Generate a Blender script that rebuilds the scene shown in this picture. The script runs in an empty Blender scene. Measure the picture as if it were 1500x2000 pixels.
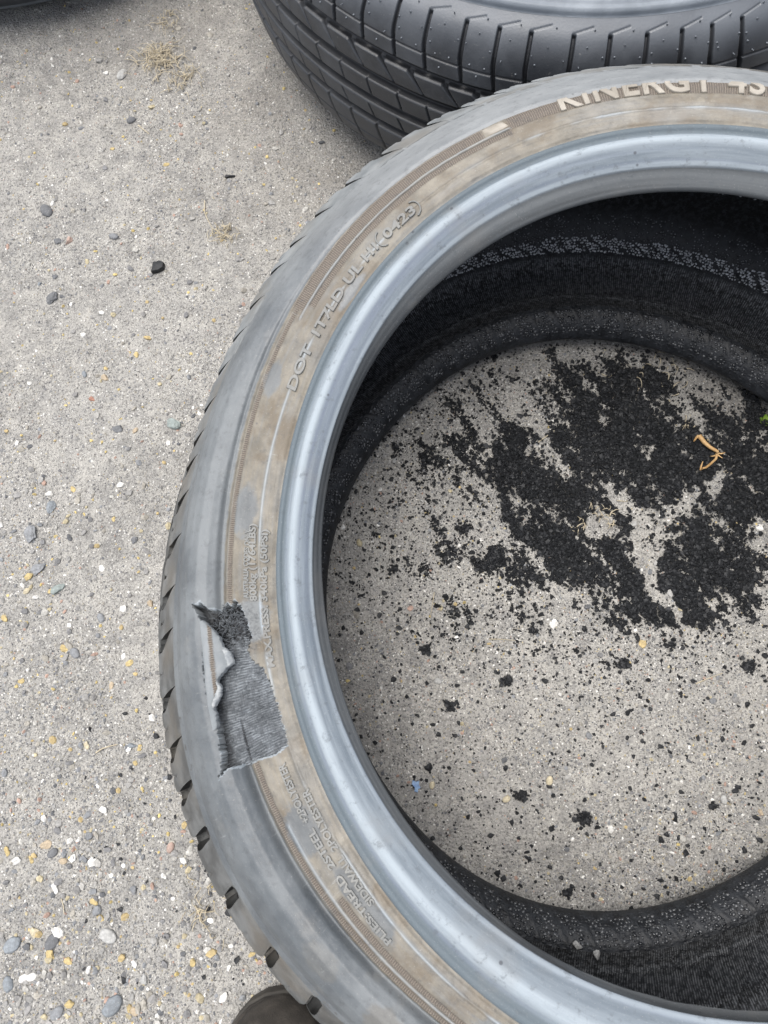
import bpy, math, random
import numpy as np
from math import pi, sin, cos, radians

random.seed(7)
rng = np.random.default_rng(11)
scene = bpy.context.scene
C = scene.collection

# ------------------------------------------------------------------ camera
CAM = (-0.13236158, -0.08162495, 0.6154535)
ROT = (0.2644052, 0.06887773, -0.06055671)
FPX = 1423.042                       # focal length in pixels of the 1500 x 2000 photograph
cd = bpy.data.cameras.new('camera')
cd.sensor_fit = 'HORIZONTAL'
cd.sensor_width = 36.0
cd.lens = FPX * 36.0 / 1500.0
cd.clip_start = 0.01
cd.clip_end = 200
cd.dof.use_dof = True
cd.dof.focus_distance = 0.585
cd.dof.aperture_fstop = 20.0
cam = bpy.data.objects.new('camera', cd)
cam.location = CAM
cam.rotation_euler = ROT
C.objects.link(cam)
scene.camera = cam

# ------------------------------------------------------------------ light
SUN_EL, SUN_AZ = radians(80), radians(-60)        # azimuth measured from +Y towards +X
world = bpy.data.worlds.new('World')
scene.world = world
world.use_nodes = True
wn, wl = world.node_tree.nodes, world.node_tree.links
wn.clear()
sky = wn.new('ShaderNodeTexSky')
sky.sky_type = 'NISHITA'
sky.sun_disc = False
sky.sun_elevation = SUN_EL
sky.sun_rotation = SUN_AZ
sky.air_density = 1.0
sky.dust_density = 4.0
sky.ozone_density = 1.0
hs = wn.new('ShaderNodeHueSaturation')
hs.inputs['Saturation'].default_value = 0.42
bg = wn.new('ShaderNodeBackground')
bg.inputs['Strength'].default_value = 0.09
wo = wn.new('ShaderNodeOutputWorld')
wl.new(sky.outputs[0], hs.inputs['Color'])
wl.new(hs.outputs[0], bg.inputs['Color'])
wl.new(bg.outputs[0], wo.inputs['Surface'])
sd = bpy.data.lights.new('sun', 'SUN')
sd.energy = 1.5
sd.angle = radians(55)
sd.color = (1.0, 0.965, 0.91)
sun = bpy.data.objects.new('sun', sd)
sun.rotation_euler = (pi / 2 - SUN_EL, 0, -SUN_AZ + pi)
sun.rotation_euler = (-(pi / 2 - SUN_EL), 0, -SUN_AZ)
C.objects.link(sun)
scene.view_settings.view_transform = 'Standard'
scene.view_settings.look = 'None'
scene.view_settings.gamma = 1.0
scene.view_settings.exposure = 1.32

# ------------------------------------------------------------------ helpers
_e = np.array(ROT)
def _rot(a):
    cx, sx, cy, sy, cz, sz = cos(a[0]), sin(a[0]), cos(a[1]), sin(a[1]), cos(a[2]), sin(a[2])
    return (np.array([[cz, -sz, 0], [sz, cz, 0], [0, 0, 1]]) @ np.array([[cy, 0, sy], [0, 1, 0], [-sy, 0, cy]])
            @ np.array([[1, 0, 0], [0, cx, -sx], [0, sx, cx]]))
RM = _rot(ROT)
def ground_at(px, py, z=0.0):
    """point of the plane at height z that the photograph shows at (px, py)"""
    px = np.asarray(px, float); py = np.asarray(py, float)
    d = np.stack([(px - 750) / FPX, -(py - 1000) / FPX, -np.ones_like(px)], -1) @ RM.T
    k = (z - CAM[2]) / d[..., 2]
    return np.stack([CAM[0] + k * d[..., 0], CAM[1] + k * d[..., 1]], -1)

_lat = rng.random((256, 256))
def vnoise(x, y, s=0):
    x = np.asarray(x, float) + s * 17.31; y = np.asarray(y, float) + s * 5.77
    xi = np.floor(x).astype(int); yi = np.floor(y).astype(int)
    fx = x - xi; fy = y - yi
    fx = fx * fx * (3 - 2 * fx); fy = fy * fy * (3 - 2 * fy)
    a = _lat[xi & 255, yi & 255]; b = _lat[(xi + 1) & 255, yi & 255]
    c = _lat[xi & 255, (yi + 1) & 255]; d = _lat[(xi + 1) & 255, (yi + 1) & 255]
    return (a * (1 - fx) + b * fx) * (1 - fy) + (c * (1 - fx) + d * fx) * fy
def fbm(x, y, o=4, s=0):
    t = 0; a = 0.5; n = 0
    for k in range(o):
        t = t + a * vnoise(x * 2 ** k, y * 2 ** k, s + k); n += a; a *= 0.55
    return t / n
def sstep(a, b, x):
    t = np.clip((x - a) / (b - a), 0, 1); return t * t * (3 - 2 * t)

def tag(o, label=None, cat=None, group=None, kind=None):
    if label: o['label'] = label
    if cat: o['category'] = cat
    if group: o['group'] = group
    if kind: o['kind'] = kind
    return o
def empty(name, loc, label, cat, group=None):
    o = bpy.data.objects.new(name, None); o.location = loc
    o.empty_display_size = 0.05
    C.objects.link(o); tag(o, label, cat, group); return o
def link(name, me, m, parent=None, world=True):
    if m and not me.materials: me.materials.append(m)
    o = bpy.data.objects.new(name, me); C.objects.link(o)
    if parent is not None:
        o.parent = parent
        if world: o.location = -parent.location
    return o
def mesh_np(name, V, F, smooth=True):
    """V (n,3), F (m,k) array with k = 3 or 4"""
    V = np.asarray(V, np.float32); F = np.asarray(F, np.int32)
    me = bpy.data.meshes.new(name)
    me.vertices.add(len(V)); me.vertices.foreach_set('co', V.ravel())
    k = F.shape[1]
    me.loops.add(F.size); me.loops.foreach_set('vertex_index', F.ravel())
    me.polygons.add(len(F))
    me.polygons.foreach_set('loop_start', np.arange(0, F.size, k, dtype=np.int32))
    me.polygons.foreach_set('loop_total', np.full(len(F), k, np.int32))
    me.polygons.foreach_set('use_smooth', np.full(len(F), smooth))
    me.update(calc_edges=True); me.validate()
    return me
def attr(me, name, a):
    at = me.attributes.new(name, 'FLOAT', 'POINT'); at.data.foreach_set('value', np.asarray(a, np.float32).ravel())
def cattr(me, name, a):
    a = np.asarray(a, np.float32)
    if a.shape[1] == 3: a = np.concatenate([a, np.ones((len(a), 1), np.float32)], 1)
    at = me.attributes.new(name, 'FLOAT_COLOR', 'POINT'); at.data.foreach_set('color', a.ravel())
def vattr(me, name, a):
    at = me.attributes.new(name, 'FLOAT_VECTOR', 'POINT'); at.data.foreach_set('vector', np.asarray(a, np.float32).ravel())
def grid_faces(nu, nv, wrap=False, keep=None):
    i = np.arange(nu if wrap else nu - 1)[:, None]; j = np.arange(nv - 1)[None, :]
    a = i * nv + j; b = ((i + 1) % nu) * nv + j
    F = np.stack([a, b, b + 1, a + 1], -1)
    if keep is not None: return F[keep]
    return F.reshape(-1, 4)

def ico(sub):
    import bmesh
    bm = bmesh.new(); bmesh.ops.create_icosphere(bm, subdivisions=sub, radius=1.0)
    V = np.array([v.co[:] for v in bm.verts]); F = np.array([[v.index for v in f.verts] for f in bm.faces]); bm.free()
    return V, F
# ------------------------------------------------------------------ materials
class NT:
    def __init__(s, name):
        s.m = bpy.data.materials.new(name); s.m.use_nodes = True
        s.t = s.m.node_tree; s.t.nodes.clear()
        s.out = s.t.nodes.new('ShaderNodeOutputMaterial')
        s.b = s.t.nodes.new('ShaderNodeBsdfPrincipled')
        s.t.links.new(s.b.outputs[0], s.out.inputs[0])
    def n(s, typ, **kw):
        o = s.t.nodes.new(typ)
        for k, v in kw.items(): setattr(o, k, v)
        return o
    def l(s, a, b): s.t.links.new(a, b)
    def val(s, sock, v):
        if hasattr(v, 'is_output') or isinstance(v, bpy.types.NodeSocket): s.l(v, sock)
        else: sock.default_value = v
    def attr(s, name, out='Fac'):
        return s.n('ShaderNodeAttribute', attribute_name=name).outputs[out]
    def obj(s): return s.n('ShaderNodeTexCoord').outputs['Object']
    def noise(s, vec, scale, detail=4, rough=0.55):
        o = s.n('ShaderNodeTexNoise'); s.l(vec, o.inputs['Vector'])
        o.inputs['Scale'].default_value = scale; o.inputs['Detail'].default_value = detail
        o.inputs['Roughness'].default_value = rough
        return o.outputs['Fac']
    def voro(s, vec, scale, feature='F1', out='Distance', rnd=1.0):
        o = s.n('ShaderNodeTexVoronoi', feature=feature); s.l(vec, o.inputs['Vector'])
        o.inputs['Scale'].default_value = scale
        o.inputs['Randomness'].default_value = rnd
        return o.outputs[out]
    def math(s, op, a, b=0.0, c=0.0, clamp=False):
        o = s.n('ShaderNodeMath', operation=op, use_clamp=clamp)
        s.val(o.inputs[0], a); s.val(o.inputs[1], b)
        if op in ('MULTIPLY_ADD',): s.val(o.inputs[2], c)
        return o.outputs[0]
    def ramp(s, f, a, b, lo=0.0, hi=1.0):
        o = s.n('ShaderNodeMapRange', interpolation_type='SMOOTHSTEP')
        s.val(o.inputs[0], f); o.inputs[1].default_value = a; o.inputs[2].default_value = b
        o.inputs[3].default_value = lo; o.inputs[4].default_value = hi
        return o.outputs[0]
    def mix(s, f, a, b, blend='MIX'):
        o = s.n('ShaderNodeMix', data_type='RGBA', blend_type=blend)
        s.val(o.inputs[0], f)
        s.val(o.inputs[6], a if not isinstance(a, tuple) else (*a, 1))
        s.val(o.inputs[7], b if not isinstance(b, tuple) else (*b, 1))
        return o.outputs[2]
    def scale(s, vec, xyz):
        o = s.n('ShaderNodeVectorMath', operation='MULTIPLY'); s.l(vec, o.inputs[0]); o.inputs[1].default_value = xyz
        return o.outputs[0]
    def bump(s, h, dist, strength=1.0, normal=None):
        o = s.n('ShaderNodeBump'); s.l(h, o.inputs['Height'])
        o.inputs['Distance'].default_value = dist; o.inputs['Strength'].default_value = strength
        if normal is not None: s.l(normal, o.inputs['Normal'])
        return o.outputs[0]
    def done(s, col, rough=0.6, normal=None, spec=0.5):
        s.val(s.b.inputs['Base Color'], col if not isinstance(col, tuple) else (*col, 1))
        s.val(s.b.inputs['Roughness'], rough)
        s.b.inputs['Specular IOR Level'].default_value = spec
        if normal is not None: s.l(normal, s.b.inputs['Normal'])
        return s.m

def m_sidewall():
    s = NT('dusty_sidewall_rubber')
    P = s.obj(); uv = s.attr('uvt', 'Vector')
    big = s.noise(P, 14, 5, 0.6); fine = s.noise(P, 260, 4, 0.6); med = s.noise(P, 60, 4, 0.65)
    streak = s.noise(s.scale(uv, (18, 400, 1)), 1.0, 4, 0.6)
    grey = s.mix(s.ramp(big, .35, .68), (.066, .076, .086), (.148, .161, .170))
    grey = s.mix(s.ramp(s.noise(P, 34, 3), .62, .8, 0, .35), grey, (.25, .235, .21))
    grey = s.mix(s.attr('pale'), grey, (.235, .246, .254))
    tan = s.mix(s.ramp(med, .3, .72), (.108, .098, .080), (.192, .172, .137))
    tan = s.mix(s.ramp(streak, .45, .75, 0, .6), tan, (.135, .138, .138))
    tan = s.mix(s.ramp(s.noise(P, 27, 5, .6), .50, .62, 0, .7), tan, (.105, .082, .055))
    tanm = s.attr('tan')
    col = s.mix(tanm, grey, tan)
    hat = s.attr('hatch')
    u = s.n('ShaderNodeSeparateXYZ'); s.l(uv, u.inputs[0])
    lines = s.math('SINE', s.math('MULTIPLY', u.outputs[0], 2 * pi / .0013))
    l01 = s.math('MULTIPLY_ADD', lines, .5, .5)
    hcol = s.mix(l01, (.085, .072, .060), (.165, .140, .115))
    col = s.mix(hat, col, hcol)
    col = s.mix(s.attr('torn'), col, (.05, .055, .062))
    sc1 = s.noise(s.scale(P, (1, 1, 1)), 900, 5, .75); sc2 = s.noise(P, 170, 6, .75)
    col = s.mix(s.ramp(sc2, .52, .66, 0, .55), col, s.mix(.6, col, (.05, .052, .055)))
    col = s.mix(s.ramp(sc1, .60, .70, 0, .5), col, (.34, .335, .32))
    scr = s.noise(s.scale(uv, (260, 30, 1)), 1.0, 6, .8)
    col = s.mix(s.ramp(scr, .62, .70, 0, .5), col, (.30, .31, .31))
    scr2 = s.noise(s.scale(uv, (60, 900, 1)), 1.0, 5, .8)
    col = s.mix(s.ramp(scr2, .60, .68, 0, .4), col, (.05, .052, .055))
    edge = s.attr('edge')
    col = s.mix(edge, col, (.30, .34, .375))
    dots = s.ramp(s.voro(P, 120), .06, .11, 1, 0)
    sp = s.math('MULTIPLY', dots, s.ramp(s.noise(P, 25, 2), .5, .62, 0, 1))
    col = s.mix(s.math('MULTIPLY', sp, .55), col, (.06, .06, .062))
    h1 = s.math('MULTIPLY', l01, hat)
    n1 = s.bump(h1, .0004, .8)
    n2 = s.bump(sc2, .0004, .3, s.bump(fine, .0005, .5, n1))
    n3 = s.bump(streak, .0008, .25, n2)
    rough = s.ramp(big, .3, .7, .48, .66)
    return s.done(col, rough, n3, .55)

def m_tread(name='worn_tread_rubber', a=(.060, .062, .062), b=(.145, .150, .150)):
    s = NT(name); P = s.obj()
    big = s.noise(P, 45, 5, .6); fine = s.noise(P, 420, 3, .6)
    col = s.mix(s.ramp(big, .35, .7), a, b)
    col = s.mix(s.attr('pale'), col, s.mix(s.ramp(big, .35, .7), (.16, .175, .185), (.25, .265, .272)))
    brown = s.ramp(s.noise(P, 20, 3), .45, .7, 0, .5)
    col = s.mix(brown, col, (.145, .126, .10))
    return s.done(col, s.ramp(big, .3, .7, .5, .75), s.bump(fine, .0004, .5))

def m_bead():
    s = NT('pale_polished_bead_rubber')
    P = s.obj(); uv = s.attr('uvt', 'Vector')
    st = s.noise(s.scale(uv, (16, 230, 1)), 1.0, 6, .65)
    st2 = s.noise(s.scale(uv, (2.5, 170, 1)), 1.0, 3, .5)
    fine = s.noise(P, 500, 3, .6); big = s.noise(P, 22, 4, .6)
    col = s.mix(s.ramp(st, .32, .7), (.105, .128, .153), (.178, .207, .235))
    col = s.mix(s.ramp(st2, .45, .68, 0, .75), col, (.125, .148, .19))
    crest_sheen = s.attr('crest_sheen')
    col = s.mix(s.math('MULTIPLY', crest_sheen, s.ramp(st, .25, .6, .6, 1)), col, (.285, .325, .36))  # highlight along the crest painted into the bead colour
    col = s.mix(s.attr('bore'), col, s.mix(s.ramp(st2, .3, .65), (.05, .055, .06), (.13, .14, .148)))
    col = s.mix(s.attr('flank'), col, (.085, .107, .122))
    col = s.mix(s.ramp(big, .52, .75, 0, .3), col, (.17, .165, .155))
    dots = s.ramp(s.voro(P, 95), .07, .13, 1, 0)
    sp = s.math('MULTIPLY', dots, s.ramp(s.noise(P, 30, 2), .48, .62, 0, 1))
    col = s.mix(s.math('MULTIPLY', sp, .7), col, (.04, .042, .05))
    grit = s.noise(P, 1000, 4, .75); scf = s.noise(P, 150, 6, .75)
    col = s.mix(s.ramp(scf, .54, .68, 0, .5), col, (.075, .085, .095))
    col = s.mix(s.ramp(grit, .60, .70, 0, .4), col, (.34, .35, .35))
    n = s.bump(st, .0005, .35); n = s.bump(fine, .0004, .4, n)
    return s.done(col, s.ramp(st, .3, .7, .62, .78), n, .32)

def m_liner():
    s = NT('black_inner_liner_rubber')
    P = s.obj(); uv = s.attr('uvt', 'Vector')
    warp = s.n('ShaderNodeVectorMath', operation='ADD')
    s.l(s.scale(uv, (1, 1.25, 1)), warp.inputs[0])
    nz = s.n('ShaderNodeTexNoise'); nz.inputs['Scale'].default_value = 130; s.l(uv, nz.inputs['Vector'])
    s.l(s.scale(nz.outputs['Color'], (.0022, .0022, 0)), warp.inputs[1])
    cell = s.voro(warp.outputs[0], 360, 'F1', 'Distance')
    peb = s.ramp(cell, .52, .12)
    u = s.n('ShaderNodeSeparateXYZ'); s.l(uv, u.inputs[0])
    hn = s.noise(uv, 90, 3)
    ph = s.math('MULTIPLY_ADD', hn, 9.0, s.math('MULTIPLY', u.outputs[0], 2 * pi / .0021))
    hl = s.math('MULTIPLY_ADD', s.math('SINE', ph), .5, .5)
    pm, hm = s.math('MULTIPLY', s.attr('peb'), .25), s.attr('hat')
    fine = s.noise(P, 700, 3, .65); med = s.noise(P, 120, 4, .65)
    h = s.math('MULTIPLY', peb, pm)
    n = s.bump(h, .0017, 1.0)
    n = s.bump(s.math('MULTIPLY', hl, hm), .0009, .7, n)
    n = s.bump(fine, .0005, .6, n)
    dust = s.attr('dust')
    dm = s.math('MULTIPLY', dust, s.ramp(s.noise(P, 260, 5, .7), .38, .56))
    col = s.mix(s.ramp(med, .3, .7), (.008, .009, .011), (.026, .029, .034))
    col = s.mix(dm, col, (.006, .006, .006))
    glint_m = s.attr('glint')
    col = s.mix(s.math('MULTIPLY', s.math('MULTIPLY', s.ramp(cell, .34, .16), pm), glint_m), col, (.60, .61, .63))  # glints on the bump tops painted into the liner colour
    vs = s.n('ShaderNodeTexVoronoi'); s.l(P, vs.inputs['Vector']); vs.inputs['Scale'].default_value = 430
    vsep = s.n('ShaderNodeSeparateColor'); s.l(vs.outputs['Color'], vsep.inputs[0])
    spk = s.math('MULTIPLY', s.math('MULTIPLY', s.ramp(vs.outputs['Distance'], .36, .22), s.ramp(vsep.outputs[0], .62, .66)), s.attr('glint_speck'))
    col = s.mix(spk, col, (.55, .56, .58))  # scattered glints painted as pale specks
    gs = s.attr('grey')
    gl = s.math('MULTIPLY', s.ramp(s.noise(P, 330, 5, .7), .40, .60, .1, 1), s.ramp(hl, .35, .75, .25, 1))  # sheen on the hatch ribs painted in with the grey
    col = s.mix(s.math('MULTIPLY', gs, gl), col, (.25, .26, .275))
    rough = s.math('MULTIPLY_ADD', dm, .45, s.ramp(med, .3, .7, .42, .55))
    return s.done(col, rough, n, .35)

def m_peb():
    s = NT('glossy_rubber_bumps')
    c = s.mix(s.attr('top'), (.010, .012, .016), (.66, .68, .71))  # pale colour paints glints onto the bumps
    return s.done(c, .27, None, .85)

def m_cord():
    s = NT('torn_cord_fabric'); P = s.obj()
    at = s.attr('ridge'); dk = s.attr('dark')
    n1 = s.noise(P, 330, 5, .7)
    col = s.mix(at, (.060, .067, .076), (.20, .22, .24))
    col = s.mix(s.ramp(n1, .5, .72, 0, .5), col, (.27, .29, .31))
    col = s.mix(dk, col, (.022, .024, .028))
    return s.done(col, .7, s.bump(s.noise(P, 900, 4, .7), .0006, .8))

def m_plain(name, col, col2=None, scale=60, rough=.6, bumpd=.0004, bs=400):
    s = NT(name); P = s.obj()
    c = s.mix(s.ramp(s.noise(P, scale, 4, .6), .35, .68), col, col2 or col)
    return s.done(c, rough, s.bump(s.noise(P, bs, 4, .65), bumpd, .6))

def m_lettertan():
    s = NT('raised_letter_rubber'); P = s.obj()
    c = s.mix(s.ramp(s.noise(P, 40, 4, .6), .35, .68), (.24, .218, .185), (.33, .305, .265))
    return s.done(c, .55, s.bump(s.noise(P, 400, 3), .0003, .4))

def m_tyre2():
    s = NT('clean_dark_tread_rubber'); P = s.obj()
    big = s.noise(P, 24, 4, .6); fine = s.noise(P, 650, 3, .6)
    col = s.mix(s.ramp(big, .35, .7), (.024, .027, .033), (.052, .058, .068))
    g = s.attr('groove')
    dust = s.math('MULTIPLY', s.ramp(s.noise(P, 320, 3, .7), .66, .74), s.ramp(s.noise(P, 30, 2), .42, .62, .05, .5))
    col = s.mix(dust, col, (.22, .215, .20))
    up = s.attr('shoulder_pale')
    col = s.mix(up, col, (.135, .150, .172))  # paler toward the upper shoulder edge
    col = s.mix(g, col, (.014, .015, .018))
    return s.done(col, s.ramp(big, .3, .7, .40, .52), s.bump(fine, .0003, .5), .6)

def m_ground():
    s = NT('dusty_grey_gravel_ground'); P = s.obj()
    n1 = s.noise(P, 7, 5, .6); n2 = s.noise(P, 60, 6, .7); n3 = s.noise(P, 420, 4, .7)
    vcol = s.voro(P, 520, 'F1', 'Color'); vd = s.voro(P, 520); vd2 = s.voro(P, 1100)
    sep = s.n('ShaderNodeSeparateColor'); s.l(vcol, sep.inputs[0])
    col = s.mix(s.ramp(n1, .35, .65), (.240, .235, .225), (.338, .330, .315))
    col = s.mix(s.ramp(n2, .34, .7), col, (.43, .415, .385))
    col = s.mix(s.ramp(n2, .28, .42, .55, 0), col, (.16, .155, .15))
    brown = s.attr('damp_shade')
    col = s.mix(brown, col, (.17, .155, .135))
    grain = s.mix(sep.outputs[0], (.17, .167, .165), (.50, .485, .455))
    col = s.mix(s.math('MULTIPLY', s.ramp(sep.outputs[1], .3, .8, .1, .75), s.ramp(vd, .2, .6, 1, .2)), col, grain)
    wh = s.math('MULTIPLY', s.ramp(sep.outputs[2], .93, .97), s.ramp(vd, .25, .5, 1, 0))
    col = s.mix(wh, col, (.72, .71, .68))
    col = s.mix(s.ramp(n3, .36, .46, .75, 0), col, (.11, .107, .103))  # shade in the small crevices painted into the colour
    h = s.math('MULTIPLY_ADD', vd, -.7, n3)
    n = s.bump(n2, .004, .6)
    n = s.bump(h, .0020, 1.0, n)
    n = s.bump(vd2, .0006, .5, n)
    return s.done(col, .9, n, .25)

def m_col(name, rough=.85, spec=.3, bs=500):
    s = NT(name); P = s.obj()
    c = s.attr('tint', 'Color')
    n1 = s.noise(P, 350, 4, .7)
    col = s.mix(s.ramp(n1, .35, .7, .75, 0), c, s.mix(.5, c, (.05, .05, .05)))
    col = s.mix(s.ramp(s.noise(P, 900, 3), .58, .75, 0, .3), col, (.5, .49, .46))
    return s.done(col, rough, s.bump(n1, .0006, .7), spec)

def m_crumb():
    s = NT('black_rubber_crumb'); P = s.obj()
    c = s.mix(s.noise(P, 260, 3), (.004, .0045, .0055), (.024, .026, .030))
    return s.done(c, .62, s.bump(s.noise(P, 1200, 3), .0004, .8), .45)

def m_straw():
    s = NT('dry_straw'); P = s.obj()
    c = s.mix(s.noise(P, 120, 3), (.33, .28, .20), (.54, .48, .36))
    return s.done(c, .7)

MS = dict(side=m_sidewall(), tread=m_tread(), bead=m_bead(), liner=m_liner(), peb=m_peb(), cord=m_cord(),
          lip=m_plain('pale_torn_rubber_edge', (.17, .185, .20), (.33, .345, .35), 260, .75, .0006),
          letter=m_lettertan(), ty2=m_tyre2(), ground=m_ground(), grain=m_col('gravel_grain'),
          stone=m_col('stone'), crumb=m_crumb(), straw=m_straw(),
          side2=m_plain('grey_blue_rubber', (.13, .15, .175), (.20, .225, .255), 30, .55),
          shoe=m_plain('dark_brown_suede', (.022, .019, .016), (.045, .039, .033), 70, .95, .0008, 900),
          sole=m_plain('dark_shoe_rubber', (.030, .027, .023), (.05, .045, .038), 60, .7),
          orange=m_plain('orange_dry_stalk', (.36, .21, .08), (.50, .33, .16), 150, .7),
          green=m_plain('green_leaf', (.12, .22, .02), (.22, .31, .05), 200, .6))

# ------------------------------------------------------------------ ground
GC = (0.0, 0.0)
def ground_z(x, y):
    x = np.asarray(x, float); y = np.asarray(y, float)
    far = np.clip((np.hypot(x, y) - 3) / 10, 0, 1)
    return (-.0035 + .006 * (fbm(x * 6 + 9, y * 6 + 3, 3, 1) - .5) + .0045 * (fbm(x * 28, y * 28, 3, 5) - .5)
            + .0026 * (fbm(x * 110, y * 110, 3, 9) - .5) + far * .25 * (fbm(x * .15, y * .15, 3, 4) - .5))
def axis(lo, hi, step):
    core = np.arange(lo, hi, step); out = []; d = step
    a = hi
    while a < 60: d *= 1.22; a += d; out.append(a)
    neg = []; a = lo; d = step
    while a > -60: d *= 1.22; a -= d; neg.append(a)
    return np.array(neg[::-1] + list(core) + out)
gx = axis(-.72, .36, .0034); gy = axis(-.42, .82, .0034)
GX, GY = np.meshgrid(gx, gy, indexing='ij')
GZ = ground_z(GX, GY)
V = np.stack([GX, GY, GZ], -1).reshape(-1, 3)
me = mesh_np('ground', V, grid_faces(len(gx), len(gy)))
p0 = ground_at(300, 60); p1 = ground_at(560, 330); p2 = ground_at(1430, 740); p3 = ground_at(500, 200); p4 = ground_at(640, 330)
dmp_shade = np.zeros_like(GX)
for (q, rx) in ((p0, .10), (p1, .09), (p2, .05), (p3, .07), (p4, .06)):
    dmp_shade = np.maximum(dmp_shade, np.exp(-((GX - q[0]) ** 2 + (GY - q[1]) ** 2) / rx ** 2))
attr(me, 'damp_shade', np.clip(dmp_shade * (.2 + .9 * fbm(GX * 30, GY * 30, 3, 2)), 0, 1) * .6)  # damp brown patches, plus a cast shadow painted in at the top left
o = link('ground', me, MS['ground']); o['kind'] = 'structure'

# ------------------------------------------------------------------ first tyre: shape of the (slightly buckled) casing
HL = [0.00122, 0.0023, 0.0002, -0.00507, 0.00335, 0.00189, 0.00131, 0.00054, -0.00035, -0.00086, 0.00071]
HU = [(.2225, [0.00442, 0.00574, -0.00143, -0.00737, -0.00902, 0.00154, 0.00165, 0.00207, 0.00281, 0.00137, 0.00072]),
      (.2285, [-0.00142, 0.00225, 0.00905, -0.00461, -0.0039, 0.00333, -0.00087, 8e-05, 0.00152, -0.00098, 0.00039]),
      (.2535, [0.00036, 0.00089, 0.0028, -0.00895, -0.00561, 0.00482, -0.00061, 0.00184, 0.00059, 8e-05, -0.00035]),
      (.2869, [-0.00462, -0.00362, 0.00544, -0.00645, -0.00703, 0.00455, -0.00177, 0.00163, 0.00184, 0.0009, -0.0007]),
      (.3488, [-0.00575, -0.0012, 0.01066, -0.00485, -0.00388, 0.00419, -0.0059, 0.00127, 0.00602, 0.00069, 0.00022])]
def harm(h, t):
    o = h[0] + 0 * t
    for k in range(1, 6): o = o + h[2 * k - 1] * np.cos(k * t) + h[2 * k] * np.sin(k * t)
    return o
def deform(t, r, z, w):
    t, r, z, w = np.broadcast_arrays(t, r, z, w)
    hs_ = [harm(h, t) for _, h in HU]; rs = [a for a, _ in HU]
    u = hs_[0].copy()
    for i in range(len(HU) - 1):
        f = np.clip((r - rs[i]) / (rs[i + 1] - rs[i]), 0, 1); u = u + (hs_[i + 1] - hs_[i]) * f
    rr = r + (1 - w) * harm(HL, t) + w * u
    X = rr * np.cos(t); Y = rr * np.sin(t)
    return np.stack([X + w * .017155, Y - w * .016244, z + w * (.04557 * X + .02473 * Y) / .3], -1)
def zw(z):
    w = np.clip((z - .03) / .16, 0, 1); return w * w * (3 - 2 * w)
def smooth_prof(pts, n):
    p = np.array(pts, float); d = np.r_[0, np.cumsum(np.hypot(*np.diff(p, axis=0).T))]
    s = np.linspace(0, d[-1], n)
    m = np.gradient(p, d, axis=0)
    i = np.clip(np.searchsorted(d, s, 'right') - 1, 0, len(d) - 2)
    h = (d[i + 1] - d[i]); t = ((s - d[i]) / h)[:, None]; h = h[:, None]
    q = ((2 * t ** 3 - 3 * t ** 2 + 1) * p[i] + (t ** 3 - 2 * t ** 2 + t) * h * m[i]
         + (-2 * t ** 3 + 3 * t ** 2) * p[i + 1] + (t ** 3 - t ** 2) * h * m[i + 1])
    return q[:, 0], q[:, 1], s

ZS = np.array([(.2500, .2175), (.2535, .2178), (.2550, .2188), (.2600, .2197), (.2700, .2203), (.2790, .2198), (.2840, .2190),
               (.2862, .2145), (.2878, .2150), (.2905, .2202), (.2960, .2245), (.3030, .2252), (.3100, .2216),
               (.3165, .2150), (.3200, .2092), (.3215, .2060), (.3225, .2040), (.3235, .2035), (.3290, .1970)])
_rf = np.linspace(.25, .34, 400); _zf = np.interp(_rf, ZS[:, 0], ZS[:, 1])
_k = np.hanning(15); _k /= _k.sum(); _zf = np.convolve(np.pad(_zf, 7, 'edge'), _k, 'valid')
def zs(r): return np.interp(r, _rf, _zf)

TEAR = np.array([(3.1209, .3062), (3.128, .3015), (3.1206, .2998), (3.136, .2940), (3.1400, .2871), (3.1227, .2833), (3.134, .281), (3.1190, .2783), (3.1381, .2745),
                 (3.1700, .2715), (3.2065, .2694), (3.2358, .2729), (3.2589, .2712), (3.2819, .2656), (3.328, .2628), (3.3866, .2615),
                 (3.4516, .2618), (3.4662, .2626), (3.4746, .2697), (3.4704, .2821), (3.4662, .2937), (3.4640, .2975), (3.4788, .3055), (3.4680, .3010),
                 (3.4495, .2990), (3.3762, .2963), (3.3259, .2992), (3.2526, .2990), (3.1646, .2980), (3.150, .300)])
def topw(t):
    t = np.where(np.asarray(t) > pi * 1.5, np.asarray(t) - 2 * pi, t)
    return sstep(2.95, 1.95, t) * sstep(-.5, .3, t)
def inpoly(t, r, poly, grow=0.0):
    x = t * .28; y = r; P = poly.copy(); P[:, 0] *= .28
    c = P.mean(0)
    if grow: P = c + (P - c) * (1 + grow)
    ins = np.zeros(np.broadcast(x, y).shape, bool)
    for i in range(len(P)):
        x1, y1 = P[i]; x2, y2 = P[i - 1]
        cond = ((y1 > y) != (y2 > y)) & (x < (x2 - x1) * (y - y1) / (y2 - y1 + 1e-12) + x1)
        ins ^= cond
    return ins

def tvals():
    a = np.arange(1.05, 3.06, .0040); b = np.arange(3.06, 3.54, .0014); c = np.arange(3.54, 4.35, .0040)
    d = np.arange(4.35, 1.05 + 2 * pi, .011)
    return np.concatenate([a, b, c, d])
TV = tvals()

T1 = (0.0, 0.0, 0.0)
tyre = empty('car_tyre', T1, 'pale low profile tyre lying flat in front with a torn sidewall', 'tyre')

def blob(T, R, t0, r0, dt, dr, n=.35, s=0):
    d = ((T - t0) / dt) ** 2 + ((R - r0) / dr) ** 2
    return sstep(1.30, .62, d + n * 2.6 * (fbm(T * 45, R * 170, 5, s) - .5) + .5 * (fbm(T * 260, R * 900, 3, s + 2) - .5))

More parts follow.
